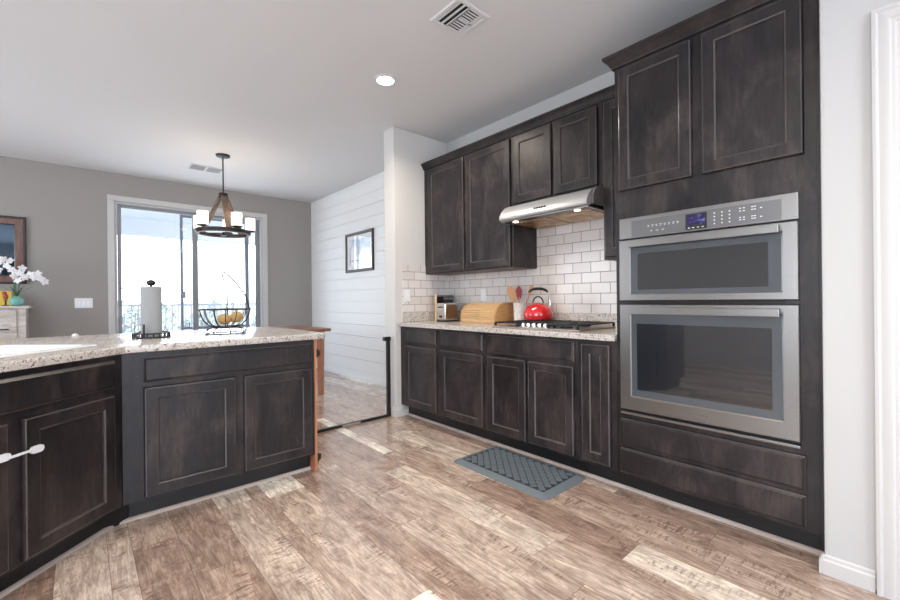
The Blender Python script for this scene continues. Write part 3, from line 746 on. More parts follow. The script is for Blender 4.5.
# ------------------------------------------------------------------ range hood
def hood():
    y0, y1 = 1.402, 2.160
    c = thing('range_hood', 'white and steel under-cabinet range hood with two lit lamps', 'range hood', (2.7, 1.78, 1.74))
    # front profile in X-Z
    pr = [(XR-.012, 1.748), (2.47, 1.738), (2.452, 1.742), (2.447, 1.752), (2.452, 1.775), (2.475, 1.812), (2.515, 1.848), (2.565, 1.868), (2.625, 1.874), (XR-.012, 1.874)]
    # shell: open underneath to show the filter
    outer_ = pr
    b = MB(); b.prism(outer_[1:], y0+.004, y1-.004, lambda x, z, y: Vector((x, y, z)), bottom=True, top=True)
    # remove nothing: the underside is its own inset tray below
    b.build('canopy', M['hoodsteel'], c)
    b = MB(); b.box(2.47, XR-.014, y0+.004, y1-.004, 1.728, 1.7375, .002); b.build('underside_tray', M['steel'], c)
    fm = mat('greasy_filter_mesh', rough=.35, metal=.8); t = NT(fm); t.color(t.ramp(t.noise(t.coord(), 14, 5), [(.35, (.30, .16, .07)), (.55, (.60, .40, .22)), (.7, (.75, .66, .55))]))
    ck = t.n('TexChecker'); t.l(t.coord((140, 140, 140)), ck.inputs[0]); ck.inputs['Scale'].default_value = 1; t.bump(ck.outputs['Fac'], .5, .002)
    for a, d in ((1.44, 1.765), (1.795, 2.12)): MB().box(2.56, 2.90, a, d, 1.7235, 1.7285, .002).build('grease_filter', fm, c)
    for yy_ in (1.515, 2.05):
        MB().lathe((2.52, yy_, 1.7245), [(.022, 0), (.022, .0035)], 24).build('lamp_lens', M['hoodbulb'], c)
        l = bpy.data.lights.new('hood_lamp', 'SPOT'); l.energy = 3.2; l.color = (1, .80, .58); l.spot_size = math.radians(140); l.spot_blend = .8; l.shadow_soft_size = .02
        lo = bpy.data.objects.new('hood_lamp', l); COL.objects.link(lo); lo.location = Vector((2.52, yy_, 1.715)); lo['kind'] = 'helper'
    b = MB()
    for k in range(5): b.box(0, 0, 0, 0, 0, 0) if False else None
    # buttons on the front
    nrm = Vector((-.86, 0, .5)).normalized()
    for k in range(5):
        yy_ = 1.735+k*.022; ctr = Vector((2.457, yy_, 1.782)); b.cyl(ctr-nrm*.004, ctr+nrm*.006, .0085, n=12)
    b.build('button_row', M['black'], c)
    # grey end cap on the near side
    cp = [(2.505, 1.752), (2.502, 1.80), (2.515, 1.838), (2.545, 1.866), (2.60, 1.874), (2.70, 1.874), (2.70, 1.752)]
    MB().prism(cp, y0-.016, y0+.003, lambda x, z, y: Vector((x, y, z))).build('end_cap', M['greyplastic'], c)
hs = mat('hood_enamel', (.46, .46, .455), .36, .25); M['hoodsteel'] = hs
hood()

# ------------------------------------------------------------------ cooktop
def cooktop():
    c = thing('gas_cooktop', 'stainless gas cooktop with black grates set in the right counter', 'cooktop', (2.63, 1.80, .9145))
    x0, x1, y0, y1 = 2.37, 2.88, 1.42, 2.17
    MB().box(x0, x1, y0, y1, .9145, .924, .004).build('steel_tray', M['steelp'], c)
    BUR = [(2.50, 1.60), (2.50, 2.0), (2.74, 1.60), (2.74, 2.0), (2.66, 1.80)]
    for x, y in BUR:
        b = MB().lathe((x, y, .924), [(.045, 0), (.045, .008), (.032, .012), (.032, .018), (.028, .021), (0, .021)], 24); b.build('burner', M['blackmetal'], c)
    for a, d in ((1.435, 1.668), (1.676, 1.914), (1.922, 2.155)):
        b = MB(); zt = .955; r = .0045
        xa = x0+.015 if not (1.6 < a < 1.9) else x0+.11
        for xx in (xa, x1-.015): b.box(xx-r, xx+r, a, d, zt-.009, zt, .002)
        for yy_ in (a+.006, d-.006): b.box(xa, x1-.015, yy_-r, yy_+r, zt-.009, zt, .002)
        ym = (a+d)/2; b.box(xa, x1-.015, ym-.005, ym+.005, zt-.010, zt+.002, .001)
        for k in range(9):
            xx = xa+(x1-.015-xa)*(k+1)/10; w_ = .04 if k in (1, 2, 6, 7) else .0
            for ya, yb in (((a, ym-w_), (ym+w_, d)) if w_ else ((a, d),)): b.box(xx-.003, xx+.003, ya, yb, zt-.008, zt+.001, .001)
        for xx in (xa, x1-.015):
            for yy_ in (a+.006, d-.006): b.box(xx-.007, xx+.007, yy_-.007, yy_+.007, .9242, zt-.008, .001)
        b.build('grate', M['blackmetal'], c)
    for y in (1.715, 1.765, 1.815, 1.865, 1.912):
        b = MB().lathe((2.425, y, .9242), [(.021, 0), (.021, .004), (.017, .008), (.015, .026), (.012, .029), (0, .029)], 24); b.build('knob', M['chrome'], c)
M['steelp'] = steel('cooktop_steel', False, (.50, .44, .40), .3)
cooktop()

# ------------------------------------------------------------------ things on the right counter
# toaster
def toaster():
    c = thing('toaster', 'small stainless two-slot toaster on the counter near the end wall', 'toaster', (2.70, 3.03, .9145))
    x0, x1, y0, y1 = 2.60, 2.77, 2.985, 3.125
    b = MB(); b.box(x0, x1, y0, y1, .927, 1.100, .022); b.build('shell', M['knife'], c)
    b = MB(); b.box(x0+.005, x1-.005, y0+.005, y1-.005, .9146, .930, .003); b.build('base', M['black'], c)
    for yy_ in (3.03, 3.08): MB().box(x0+.035, x1-.035, yy_-.010, yy_+.010, 1.0985, 1.1012, 0).build('slot', M['shadow'], c)
    MB().box(x0-.022, x0+.001, 3.040, 3.070, 1.05, 1.062, .003).build('lever', M['black'], c)
    MB().cyl((x0-.010, 3.055, .965), (x0+.001, 3.055, .965), .012).build('dial', M['black'], c)
toaster()
c = thing('small_appliance', 'black rectangular appliance standing behind the toaster', 'appliance', (2.83, 3.21, .9145))
MB().box(2.730, 2.870, 3.165, 3.285, .9146, 1.160, .008).build('body', M['black'], c)
b = MB()
for k in range(2): b.box(2.737+k*.066, 2.737+k*.066+.058, 3.163, 3.1649, 1.130, 1.150, 0)
b.box(2.735, 2.865, 3.170, 3.28, 1.1602, 1.176, .004)
b.build('lid', M['greyplastic'], c)
# wooden board
cbf = lambda u, v, z: Vector((2.632+u*.66+v*.75, 3.165+u*.75-v*.66, z))
c = MB().box(-.02, .13, -.009, .009, .9146, 1.185, .005, cbf)
tag(c.build('cutting_board', M['bamboo'], loc=(2.64, 3.2, .9146)), 'upright light wooden cutting board at the left of the toaster', 'cutting board')
# bread box
def breadbox():
    c = thing('bread_box', 'bamboo roll-top bread box on the counter beside the toaster', 'bread box', (2.78, 2.62, .9145))
    y0, y1, x0, x1, z0, z1 = 2.395, 2.835, 2.655, 2.905, .9146, 1.098
    R_ = .14
    arc = [(x0+R_-R_*math.cos(a), z1-R_+R_*math.sin(a)) for a in [PI/2*i/12 for i in range(13)]]
    side = [(x0, z0)]+arc+[(x1, z1), (x1, z0)]
    for a, d in ((y0, y0+.014), (y1-.014, y1)): MB().prism(side, a, d, lambda x, z, y: Vector((x, y, z))).build('side_panel', M['bamboo_side'], c)
    MB().box(x0+.01, x1, y0+.0145, y1-.0145, z0, z0+.012).build('floor_board', M['bamboo'], c)
    MB().box(x1-.012, x1, y0+.0145, y1-.0145, z0+.012, z1-.004).build('back_board', M['bamboo'], c)
    MB().box(x0+R_+.03, x1-.0125, y0+.0145, y1-.0145, z1-.012, z1-.002, .002).build('top_board', M['bamboo'], c)
    b = MB(); pts = [(x0+.006, z0+.03)]+[(x0+.006+(R_-.006)*(1-math.cos(a)), z1-R_+(R_-.006)*math.sin(a)) for a in [PI/2*i/12 for i in range(13)]]+[(x0+R_+.03, z1-.006)]
    for (xa, za), (xb, zb) in zip(pts, pts[1:]):
        n_ = Vector((za-zb, 0, xb-xa)).normalized()*.003
        L = Vector((xb-xa, 0, zb-za)); steps = max(1, round(L.length/.017))
        for k in range(steps):
            p = Vector((xa, 0, za))+L*(k+.16)/steps; q = Vector((xa, 0, za))+L*(k+.84)/steps
            sl = [(p.x, p.z), (q.x, q.z), ((q+n_).x, (q+n_).z), ((p+n_).x, (p+n_).z)]
            b.prism(sl, y0+.0145, y1-.0145, lambda x, z, y: Vector((x, y, z)))
    b.build('roll_top', M['bamboo'], c)
    MB().box(x0+.001, x0+.009, y0+.015, y1-.015, z0+.012, z0+.030, .002).build('handle_rail', M['bamboo'], c)
breadbox()
# utensil crock
def lathe_thing(name, label, cat, c, prof, m, n=28, sx=1, sy_=1, group=None):
    return tag(MB().lathe(c, prof, n, sx, sy_).build(name, m, loc=c), label, cat, group)
CK = (2.84, 2.275, .9146)
cer = mat('speckled_ceramic', rough=.3); t = NT(cer); t.color(t.ramp(t.noise(t.coord(), 60, 3), [(.4, (.62, .60, .57)), (.6, (.80, .78, .75))]))
lathe_thing('utensil_crock', 'pale ceramic crock holding wooden utensils behind the cooktop', 'crock', CK, [(.048, 0), (.052, .004), (.054, .17), (.056, .178), (.052, .178), (.048, .17), (.046, .012), (0, .012)], cer)
def utensil(name, label, base, tip, headw, headl, thick, m, hm=None):
    base, tip = Vector(base), Vector(tip); d = (tip-base).normalized(); side = Vector((.75, -.66, 0)); side = (side-d*side.dot(d)).normalized(); nn = d.cross(side)
    c = thing(name, label, 'utensil', tuple(base), 'kitchen utensils in the ceramic crock')
    MB().tube([base, tip-d*headl*.8], .0055, 8).build('handle', m, c)
    pts = []
    for i in range(18):
        a = 2*PI*i/18; w = headw*math.sin(a)*(1.0 if math.cos(a) > 0 else .8); pts.append((w, headl*.5*(math.cos(a)-1)))
    MB().prism(pts, -thick/2, thick/2, lambda u, v, k: tip+side*u+d*v+nn*k).build('head', hm or m, c)
utensil('wooden_spatula', 'broad orange-brown wooden spatula in the crock, leaning left', (2.845, 2.28, .93), (2.80, 2.355, 1.245), .042, .15, .006, M['spoonwood'])
utensil('wooden_spatula', 'dark red silicone spatula in the middle of the crock', (2.835, 2.27, .93), (2.84, 2.285, 1.24), .028, .12, .008, M['spoonwood'], M['utensilred'])
utensil('wooden_spoon', 'round-headed wooden spoon in the crock, leaning right toward the kettle', (2.84, 2.265, .93), (2.885, 2.175, 1.245), .022, .075, .010, M['spoonwood'])
# kettle
def kettle():
    x, y, z = 2.79, 2.045, .9592
    c = thing('tea_kettle', 'shiny red enamel kettle standing on the back burner of the cooktop', 'kettle', (x, y, z))
    MB().lathe((x, y, z), [(.085, 0), (.115, .004), (.122, .03), (.118, .065), (.098, .100), (.065, .120), (.045, .126)], 40).build('body', M['red'], c)
    rg_ = Vector((.75, -.66, 0))
    l = MB().lathe((x, y, z), [(.046, .1262), (.045, .130), (.025, .137), (.006, .139), (0, .139)], 28).build('lid', M['red'], c)
    MB().tube([Vector((x, y, z+.132))+rg_*(.042*math.cos(a))+Vector((0, 0, .055*math.sin(a))) for a in [PI*i/12 for i in range(13)]], .006, 8).build('lid_handle', M['black'], l)
    dv = Vector((.80, .60, 0)).normalized()
    p0 = Vector((x, y, z)); MB().tube([p0+dv*.09+Vector((0, 0, .07)), p0+dv*.125+Vector((0, 0, .10)), p0+dv*.145+Vector((0, 0, .128))], [.024, .018, .013], 14).build('spout', M['red'], c)
    rg = Vector((.75, -.66, 0))
    pts = [p0+rg*(.10*math.copysign(abs(math.cos(a))**.7, math.cos(a)))+Vector((0, 0, .095+.157*math.sin(a)**.6)) for a in [PI*i/16 for i in range(17)]]
    MB().tube(pts[:5], .004, 8).build('handle_wire', M['chrome'], c); MB().tube(pts[12:], .004, 8).build('handle_wire', M['chrome'], c)
    MB().tube(pts[4:13], [.007, .009, .011, .012, .012, .012, .011, .009, .007], 10).build('grip', M['black'], c)
kettle()
# iron scroll rack on the tall cabinet side
def scroll():
    c = thing('scroll_hook', 'small black iron scroll hook on the side of the tall cabinet', 'hook', (2.40, 1.16, 1.12))
    b = MB(); X = 2.50
    def spiral(cz, r0, turns, d0, s=1):
        return [(X, 1.1475+.045+ (r0*(1-i/26))*math.cos(d0+s*i/26*turns*2*PI), cz+(r0*(1-i/26))*math.sin(d0+s*i/26*turns*2*PI)) for i in range(22)]
    b.tube(spiral(1.20, .03, 1.2, -PI/2), .005, 7); b.tube(spiral(1.14, .036, 1.3, PI/2, -1), .006, 7)
    b.tube([(X, 1.1545, 1.225), (X, 1.154, 1.15), (X, 1.154, 1.07)], .0065, 7); b.tube([(X, 1.19, 1.11), (X, 1.175, 1.08), (X, 1.154, 1.055)], .004, 7)
    b.build('scrollwork', M['blackmetal'], c)
scroll()
def outlet(name, label, fr, u, v, w, h, kind, group=None):
    c = thing(name, label, 'outlet' if kind == 'outlet' else 'light switch', tuple(fr(u, v, 0)), group)
    MB().box(u-w/2, u+w/2, v-h/2, v+h/2, .0003, .006, .002, lambda a, b_, d: fr(a, b_, d)).build('cover_plate', M['white'], c)
    if kind == 'outlet':
        for dv in (-.02, .02): MB().box(u-.013, u+.013, v+dv-.014, v+dv+.014, .006, .0075, .0006, lambda a, b_, d: fr(a, b_, d)).build('socket', M['porcelain'], c)
    else:
        k = kind
        for i in range(k):
            uu = u+(i-(k-1)/2)*.046; MB().box(uu-.015, uu+.015, v-.033, v+.033, .006, .009, .001, lambda a, b_, d: fr(a, b_, d)).build('rocker', M['porcelain'], c)
outlet('wall_outlet', 'white outlet on the long tiled wall above the bread box', Fr((2.941, 0, 0), (0, 1, 0), (-1, 0, 0)), 2.80, 1.17, .072, .118, 'outlet')
outlet('wall_switch', 'white switch plate on the tiled end wall beside the corner', Fr((0, 3.3203, 0), (1, 0, 0), (0, -1, 0)), 2.392, 1.175, .075, .12, 1)
outlet('wall_switch', 'white three-gang switch plate on the taupe wall left of the patio door', Fr((0, YB, 0), (1, 0, 0), (0, -1, 0)), .018, 1.135, .17, .122, 3)

# ------------------------------------------------------------------ things on the peninsula
def towel():
    x, y, z = .318, 3.115, .9145
    c = thing('paper_towel_holder', 'metal paper towel holder with ringed base on the peninsula', 'paper towel holder', (x, y, z))
    b = MB(); b.lathe((x, y, z), [(.098, 0), (.098, .006), (0, .006)], 40); b.tube(circ((x, y), .094, z+.028, 40), .0045, 6, True)
    for i in range(20):
        a = 2*PI*i/20; b.cyl((x+.094*math.cos(a), y+.094*math.sin(a), z+.005), (x+.094*math.cos(a), y+.094*math.sin(a), z+.029), .0045, n=6)
    b.build('base', M['darkmetal'], c)
    MB().cyl((x, y, z+.006), (x, y, z+.325), .007, n=10).build('post', M['darkmetal'], c)
    MB().ell((x, y, z+.336), .024, .024, .019).build('finial', M['darkmetal'], c)
    ax, ay = x+.052, y-.070
    ax, ay = x-.0245-.045, y-.066
    MB().tube([(x-.045, y-.072, z+.006), (x-.045, y-.072, z+.085)], .006, 8).build('tension_arm', M['darkmetal'], c)
    prof = [(.020, .0075), (.053, .0075), (.0535, .02), (.0535, .30), (.053, .312), (.020, .312), (.020, .0075)]
    tag(MB().lathe((x, y, z), prof, 40).build('paper_towel_roll', M['paper'], loc=(x, y, z+.0075)), 'roll of grey-white paper towels on its holder on the peninsula', 'paper towel')
towel()
def basket():
    x, y, z = .715, 3.06, .9145
    c = thing('fruit_basket', 'dark wire fruit basket with banana hook on the peninsula', 'basket', (x, y, z))
    b = MB(); b.tube(circ((x, y), .118, z+.005, 40), .0042, 6, True); b.tube(circ((x, y), .075, z+.045, 32), .0036, 6, True)
    for i in range(8):
        a = 2*PI*i/8; ca, sa = math.cos(a), math.sin(a)
        b.tube([(x+.118*ca, y+.118*sa, z+.005), (x+.128*ca, y+.128*sa, z+.022), (x+.110*ca, y+.110*sa, z+.035), (x+.075*ca, y+.075*sa, z+.045)], .0034, 5)
    b.build('foot_ring', M['darkmetal'], c)
    b = MB(); R_ = .152
    b.tube(circ((x, y), R_, z+.165, 48), .0045, 6, True); b.tube(circ((x, y), .045, z+.049, 24), .0025, 6, True)
    for i in range(14):
        a = 2*PI*i/14; ca, sa = math.cos(a), math.sin(a)
        b.tube([(x+r_*ca, y+r_*sa, z+h_) for r_, h_ in ((R_, .165), (.145, .130), (.128, .092), (.10, .062), (.075, .051), (.045, .049), (0, .048))], .0028, 5)
    b.build('bowl', M['darkmetal'], c)
    rg = Vector((.75, -.66, 0)); p = Vector((x, y, z)); U = Vector((0, 0, 1)); bk = Vector((.66, .75, 0))
    b = MB(); A = p+bk*.163
    top = p+rg*.010+U*.405
    b.tube([p+rg*.128+bk*.070+U*.165, p+rg*.110+bk*.06+U*.25, p+rg*.06+bk*.03+U*.34, p+rg*.012+U*.400, p-rg*.004+U*.412, p-rg*.014+U*.398, p-rg*.020+U*.372, p-rg*.010+U*.362, p-rg*.002+U*.372], .0042, 7)
    b.tube([p+bk*.01+rg*.008+U*.049, p+rg*.014+U*.20, p+rg*.020+U*.30, p+rg*.018+U*.385], .0036, 7)
    b.build('banana_hook', M['darkmetal'], c)
    for k, (u, w, q) in enumerate(((.012, -.035, .3), (.068, .01, -.4))):
        pos = p+rg*u+bk*w+U*(.0995 if k == 0 else .112)
        o = MB().ell(pos, .045, .036, .036, q=Matrix.Rotation(q, 3, 'Z')@Matrix.Rotation(.2-.6*k, 3, 'Y')).build('mango', M['fruit'], loc=pos)
        tag(o, ('yellow-brown fruit in the wire basket, the left one' if k == 0 else 'yellow-brown fruit in the wire basket, the right one'), 'fruit', 'fruit in the wire basket')
basket()

# ------------------------------------------------------------------ dining area
def table():
    c = thing('dining_table', 'brown wooden dining table behind the peninsula under the chandelier', 'table', (1.25, 5.25, 0))
    x0, x1, y0, y1 = .35, 2.235, 4.66, 5.66
    MB().box(x0, x1, y0, y1, .765, .800, .006).build('tabletop', M['brownwood'], c)
    MB().box(x0+.08, x1-.08, y0+.08, y1-.08, .69, .7645, .003).build('apron', M['brownwood'], c)
    for x in (x0+.09, x1-.09):
        for y in (y0+.10, y1-.10):
            b = MB(); b.cyl((x, y, .001), (x, y, .764), .035, .052, 4); b.build('leg', M['legwood'], c)
M['legwood'] = wood('table_leg_wood', (.26, .10, .055), (.42, .19, .11), .4)
table()
# safety gate frame
def gate():
    c = thing('safety_gate', 'dark metal pressure gate frame across the dining room opening', 'gate', (1.72, 3.40, 0))
    MB().box(1.17, 2.20, 3.385, 3.415, .002, .024, .003).build('threshold_bar', M['darkmetal'], c)
    MB().box(1.72, 1.90, 3.380, 3.384, .004, .023, .001).build('bar_label', M['shoe'], c)
    MB().box(2.200, 2.235, 3.385, 3.415, .002, .735, .004).build('post', M['darkmetal'], c)
    MB().box(2.168, 2.238, 3.380, 3.420, .735, .775, .004).build('post_cap', M['black'], c)
    for z in (.075, .755): 
        MB().cyl((2.2385, 3.40, z), (2.2565, 3.40, z), .007, n=12).build('tension_bolt', M['chrome'], c)
    MB().box(1.160, 1.185, 3.385, 3.415, .024, .735, .004).build('post', M['darkmetal'], c)
    for z in (.78, .085):
        b = MB(); b.box(1.1582, 1.176, 2.645, 2.675, z-.028, z+.028, .003); b.cyl((1.184, 2.66, z-.018), (1.184, 2.66, z+.018), .010, n=12)
        b.build('hinge_bracket', M['black'], bpy.data.objects['end_panel'])
gate()
# anti-fatigue mat
def mat_():
    c = thing('kitchen_mat', 'blue-grey cushioned kitchen mat with lattice pattern on the floor', 'mat', (2.12, 1.75, 0))
    x0, x1, y0, y1 = 1.912, 2.366, 1.365, 2.145
    def rr(i, z, r): return [Vector((px, py, z)) for px, py in roundrect(x0+i, x1-i, y0+i, y1-i, r, lambda a, b_: (a, b_))]
    L = [rr(0, .001, .04), rr(0, .004, .04), rr(.045, .018, .012), rr(.049, .0185, .010)]; n = len(L[0]); b = MB()
    b.add([p for r in L for p in r], [(j*n+i, j*n+(i+1) % n, (j+1)*n+(i+1) % n, (j+1)*n+i) for j in range(3) for i in range(n)]+[tuple(range(3*n, 4*n)), tuple(range(n))[::-1]])
    mm = mat('mat_rubber', (.15, .18, .20), .5); b.build('base', mm, c)
    m2 = mat('mat_lattice_rubber', (.13, .155, .175), .5); t = NT(m2)
    b = MB(); g = .052; u0, u1, v0, v1 = x0+.052, x1-.052, y0+.052, y1-.052
    lv = mat('mat_groove', (.025, .035, .045), .6)
    # raised diamond pads, grooves between them show the darker base
    nx = int((u1-u0)/g*2); ny = int((v1-v0)/.060*2)
    sx_, sy_ = (u1-u0)/(nx//2*2)*2, (v1-v0)/(ny//2*2)*2
    for j in range(ny//2*2-1):
        for i in range(nx//2*2-1):
            if (i+j) % 2: continue
            cx, cy_ = u0+sx_*(i+1)/2, v0+sy_*(j+1)/2
            pts = []
            for k in range(12):
                a = 2*PI*k/12; ca, sa = math.cos(a), math.sin(a); q = 1/(abs(ca)+abs(sa))**.75
                pts.append((cx+ca*q*(sx_/2-.0055), cy_+sa*q*(sy_/2-.0055)))
            pts = [(min(max(px, u0), u1), min(max(py, v0), v1)) for px, py in pts]
            b.prism(pts, .0186, .0215, lambda a, b_, z: Vector((a, b_, z)))
    b.build('lattice_pads', m2, c)
    MB().box(u0, u1, v0, v1, .0184, .0189).build('groove_field', lv, c)
mat_()

# chandelier
def chandelier():
    x, y = 1.222, 5.263
    c = thing('chandelier', 'round wood and bronze chandelier with five glass candle shades', 'chandelier', (x, y, ZC))
    MB().lathe((x, y, ZC-.028), [(0, 0), (.055, .002), (.072, .010), (.074, .027)], 32).build('canopy', M['darkmetal'], c)
    MB().tube(circ((x, y), .012, ZC-.05, 16), .003, 6, True).build('chain_link', M['steel'], c)
    MB().cyl((x, y, 2.36), (x, y, ZC-.028), .0075, n=12).build('rod', M['darkmetal'], c)
    b = MB(); b.cyl((x, y, 2.315), (x, y, 2.375), .047, .047, 24); b.build('hub', M['darkmetal'], c)
    R_ = .275; zr = 1.915
    aw = Vector((x, y, 0)).normalized(); rg = Vector((aw.y, -aw.x, 0)); P0 = Vector((x, y, 0)); U = Vector((0, 0, 1))
    n = 64; b = MB(); a = []
    for r_, z_ in ((R_-.008, zr), (R_+.008, zr), (R_+.008, zr+.034), (R_-.008, zr+.034)):
        a += [P0+rg*r_*math.cos(2*PI*i/n)+aw*r_*math.sin(2*PI*i/n)+U*z_ for i in range(n)]
    b.add(a, [(j*n+i, j*n+(i+1) % n, ((j+1) % 4)*n+(i+1) % n, ((j+1) % 4)*n+i) for j in range(4) for i in range(n)]); b.build('ring', M['darkmetal'], c)
    b = MB(); a = []
    for r_, z_ in ((R_-.03, zr-.012), (R_+.0, zr-.012), (R_+.0, zr-.001), (R_-.03, zr-.001)):
        a += [P0+rg*r_*math.cos(2*PI*i/n)+aw*r_*math.sin(2*PI*i/n)+U*z_ for i in range(n)]
    b.add(a, [(j*n+i, j*n+(i+1) % n, ((j+1) % 4)*n+(i+1) % n, ((j+1) % 4)*n+i) for j in range(4) for i in range(n)]); b.build('wood_ring', M['greywood'], c)
    for ang in (-78, 42, 150):
        t_ = math.radians(ang); d = rg*math.cos(t_)+aw*math.sin(t_); s_ = U.cross(d)
        p0 = P0+d*.030+U*2.345; p1 = P0+d*(R_-.022)+U*(zr+.01); ax = (p1-p0).normalized(); nn = ax.cross(s_)
        b = MB(); w, th = .030, .009
        a = [p+s_*u*w+nn*v*th for p in (p0, p1) for u, v in ((-1, -1), (1, -1), (1, 1), (-1, 1))]
        b.add(a, [(0, 1, 2, 3), (4, 5, 6, 7), (0, 1, 5, 4), (1, 2, 6, 5), (2, 3, 7, 6), (3, 0, 4, 7)]); b.build('arm', M['greywood'], c)
    MB().lathe((x, y, zr-.03), [(0, 0), (.03, .005), (.03, .02), (.012, .035), (.012, .05), (0, .05)], 20).build('centre_finial', M['darkmetal'], c)
    b = MB()
    for ang in (-78, 42, 150):
        t_ = math.radians(ang); d = rg*math.cos(t_)+aw*math.sin(t_); b.tube([P0+U*(zr+.005), P0+d*(R_-.01)+U*(zr+.012)], .006, 6)
    b.build('spokes', M['darkmetal'], c)
    gm = mat('frosted_glow_glass', (1, .98, .95), .25); bb = gm.node_tree.nodes['Principled BSDF']; bb.inputs['Emission Color'].default_value = (1, .90, .78, 1); bb.inputs['Emission Strength'].default_value = .9; bb.inputs['Alpha'].default_value = .62
    for ang in (-135, -63, 9, 81, 153):
        t_ = math.radians(ang); q = P0+(rg*math.cos(t_)+aw*math.sin(t_))*(R_+.006)+U*(zr+.036)
        MB().lathe(q, [(.012, 0), (.045, .006), (.058, .012), (.058, .018), (.03, .02), (.018, .045), (0, .045)], 24).build('lamp_cup', M['darkmetal'], c)
        s_ = MB().lathe(q, [(.052, .019), (.054, .022), (.054, .165), (.051, .165), (.050, .022)], 28).build('glass_shade', gm, c)
        MB().lathe(q, [(.011, .045), (.016, .065), (.016, .09), (.006, .115), (0, .12)], 14).build('bulb', M['flame'], c)
        l = bpy.data.lights.new('candle_lamp', 'POINT'); l.energy = 1.5; l.color = (1, .82, .6); l.shadow_soft_size = .03
        lo = bpy.data.objects.new('candle_lamp', l); COL.objects.link(lo); lo.location = q+U*.20; lo['kind'] = 'helper'
chandelier()

# ceiling fittings
for i, (x, y) in enumerate(CANS[:1]):
    c = thing('recessed_light', 'round recessed ceiling light glowing above the kitchen aisle', 'ceiling light', (x, y, ZC))
    b = MB(); b.lathe((x, y, ZC-.006), [(.062, .003), (.066, 0), (.088, .002), (.090, .0058)], 40); b.build('trim_ring', M['ventwhite'], c)
    MB().lathe((x, y, ZC-.0045), [(0, 0), (.0635, 0), (.0635, .003)], 40).build('lens', M['bulb'], c)
def vent4():
    x, y, h = 1.705, 1.795, .128
    c = thing('ceiling_vent', 'square white louvred ceiling vent close to the camera', 'vent', (x, y, ZC))
    f = lambda a, b_, d: Vector((x+a, y+b_, ZC-d))
    b = MB(); b.rings(lambda u, v, d: f(u, v, d), -h, h, -h, h, [(0, .0005), (0, .004), (.006, .008), (.024, .008), (.026, .004)], cap=False, back=False)
    b.build('frame', M['ventwhite'], c)
    MB().box(-h+.02, h-.02, -h+.02, h-.02, .0006, .002, 0, f).build('duct_opening', M['shadow'], c)
    b = MB(); w = h-.028
    def slat(u0, u1, v0, v1, tilt): b.box(u0, u1, v0, v1, .0035, .0065, .0008, f)
    for k in range(3): slat(-w+.036*k+.0, -w+.036*k+.014, -w, w, 0)     # left strip runs along Y
    slat(-w+.078, w, -.006, .006, 0); slat(-w+.078, -w+.088, -w, w, 0); slat(w-.032, w, -w, w, 0); 
    for k in range(5): slat(-w+.09, w-.03, .004+k*.0215, .004+k*.0215+.010, 0)
    for k in range(5): slat(-w+.09, w-.03, -.014-k*.0205-.006, -.014-k*.0205+.004, 0)
    b.build('louvres', M['ventwhite'], c)
vent4()
def vent2():
    x, y = 1.185, 5.93; hx, hy = .165, .11
    c = thing('ceiling_vent', 'small rectangular ceiling vent beside the chandelier', 'vent', (x, y, ZC))
    f = lambda a, b_, d: Vector((x+a, y+b_, ZC-d))
    b = MB(); b.rings(f, -hx-.02, hx+.02, -hy-.02, hy+.02, [(0, .0005), (0, .004), (.005, .008), (.018, .008), (.020, .003)], cap=False, back=False); b.build('frame', M['ventwhite'], c)
    MB().box(-hx, hx, -hy, hy, .0006, .002, 0, f).build('duct_opening', M['shadow'], c)
    b = MB(); b.box(-.012, .012, -hy, hy, .003, .006, 0, f)
    for k in range(9): 
        for s_ in (-1, 1): u = s_*(.022+.0165*k); b.box(u-.003, u+.003, -hy, hy, .003, .006, 0, f)
    b.build('louvres', M['ventwhite'], c)
vent2()

# picture on the shiplap wall
def picture():
    fr = Fr((XR, 0, 0), (0, 1, 0), (-1, 0, 0)); y0, y1, z0, z1 = 4.835, 5.610, 1.540, 2.106
    c = thing('framed_picture', 'black framed pale blue picture hanging on the white shiplap wall', 'picture', (XR, 5.22, 1.82))
    b = MB(); b.rings(fr, y0, y1, z0, z1, [(0, .001), (0, .022), (.006, .028), (.030, .024), (.034, .016), (.040, .016), (.040, .010)], cap=False); b.build('frame', M['darkframe'], c)
    b = MB(); b.rings(fr, y0+.038, y1-.038, z0+.038, z1-.038, [(0, .004), (0, .0095), (.055, .0095), (.058, .007)], cap=False, back=False); b.build('mount', M['porcelain'], c)
    pm = mat('print_pale_blue', rough=.6); t = NT(pm); t.color(t.ramp(t.noise(t.coord(), 5, 4), [(.3, (.25, .32, .42)), (.5, (.50, .58, .68)), (.7, (.72, .78, .84))]))
    p = MB().box(y0+.07, y1-.07, z0+.07, z1-.07, .002, .0035, 0, lambda u, v, d: fr(u, v, d)).build('print', pm, c)
    wm = mat('print_reflection_white', (.85, .88, .92), .6); dm = mat('print_slate', (.13, .18, .26), .6)  # white shapes: print with the glass's window reflection painted in
    b = MB(); yc = 5.20; P = lambda u, v, d: fr(u, v, d)
    arch = [(5.47, z0+.085), (5.47, 1.83)]+[(5.375+.095*math.cos(a), 1.83+.09*math.sin(a)) for a in [PI*i/10 for i in range(11)]]+[(5.28, z0+.085)]
    b.prism(arch, .0035, .0045, P); b.box(4.92, 5.17, z0+.085, 1.86, .0035, .0045, 0, P); b.build('print_reflections', wm, p)
    b = MB(); b.box(5.215, 5.235, z0+.08, 1.99, .0045, .0052, 0, P); b.box(5.25, 5.46, 1.70, 1.712, .0045, .0052, 0, P); b.box(4.905, 4.92, z0+.085, 1.86, .0035, .0045, 0, P); b.build('print_lines', dm, p)
    MB().box(y0+.036, y1-.036, z0+.036, z1-.036, .0125, .0140, 0, P).build('glazing', M['pglass'], c)
picture()
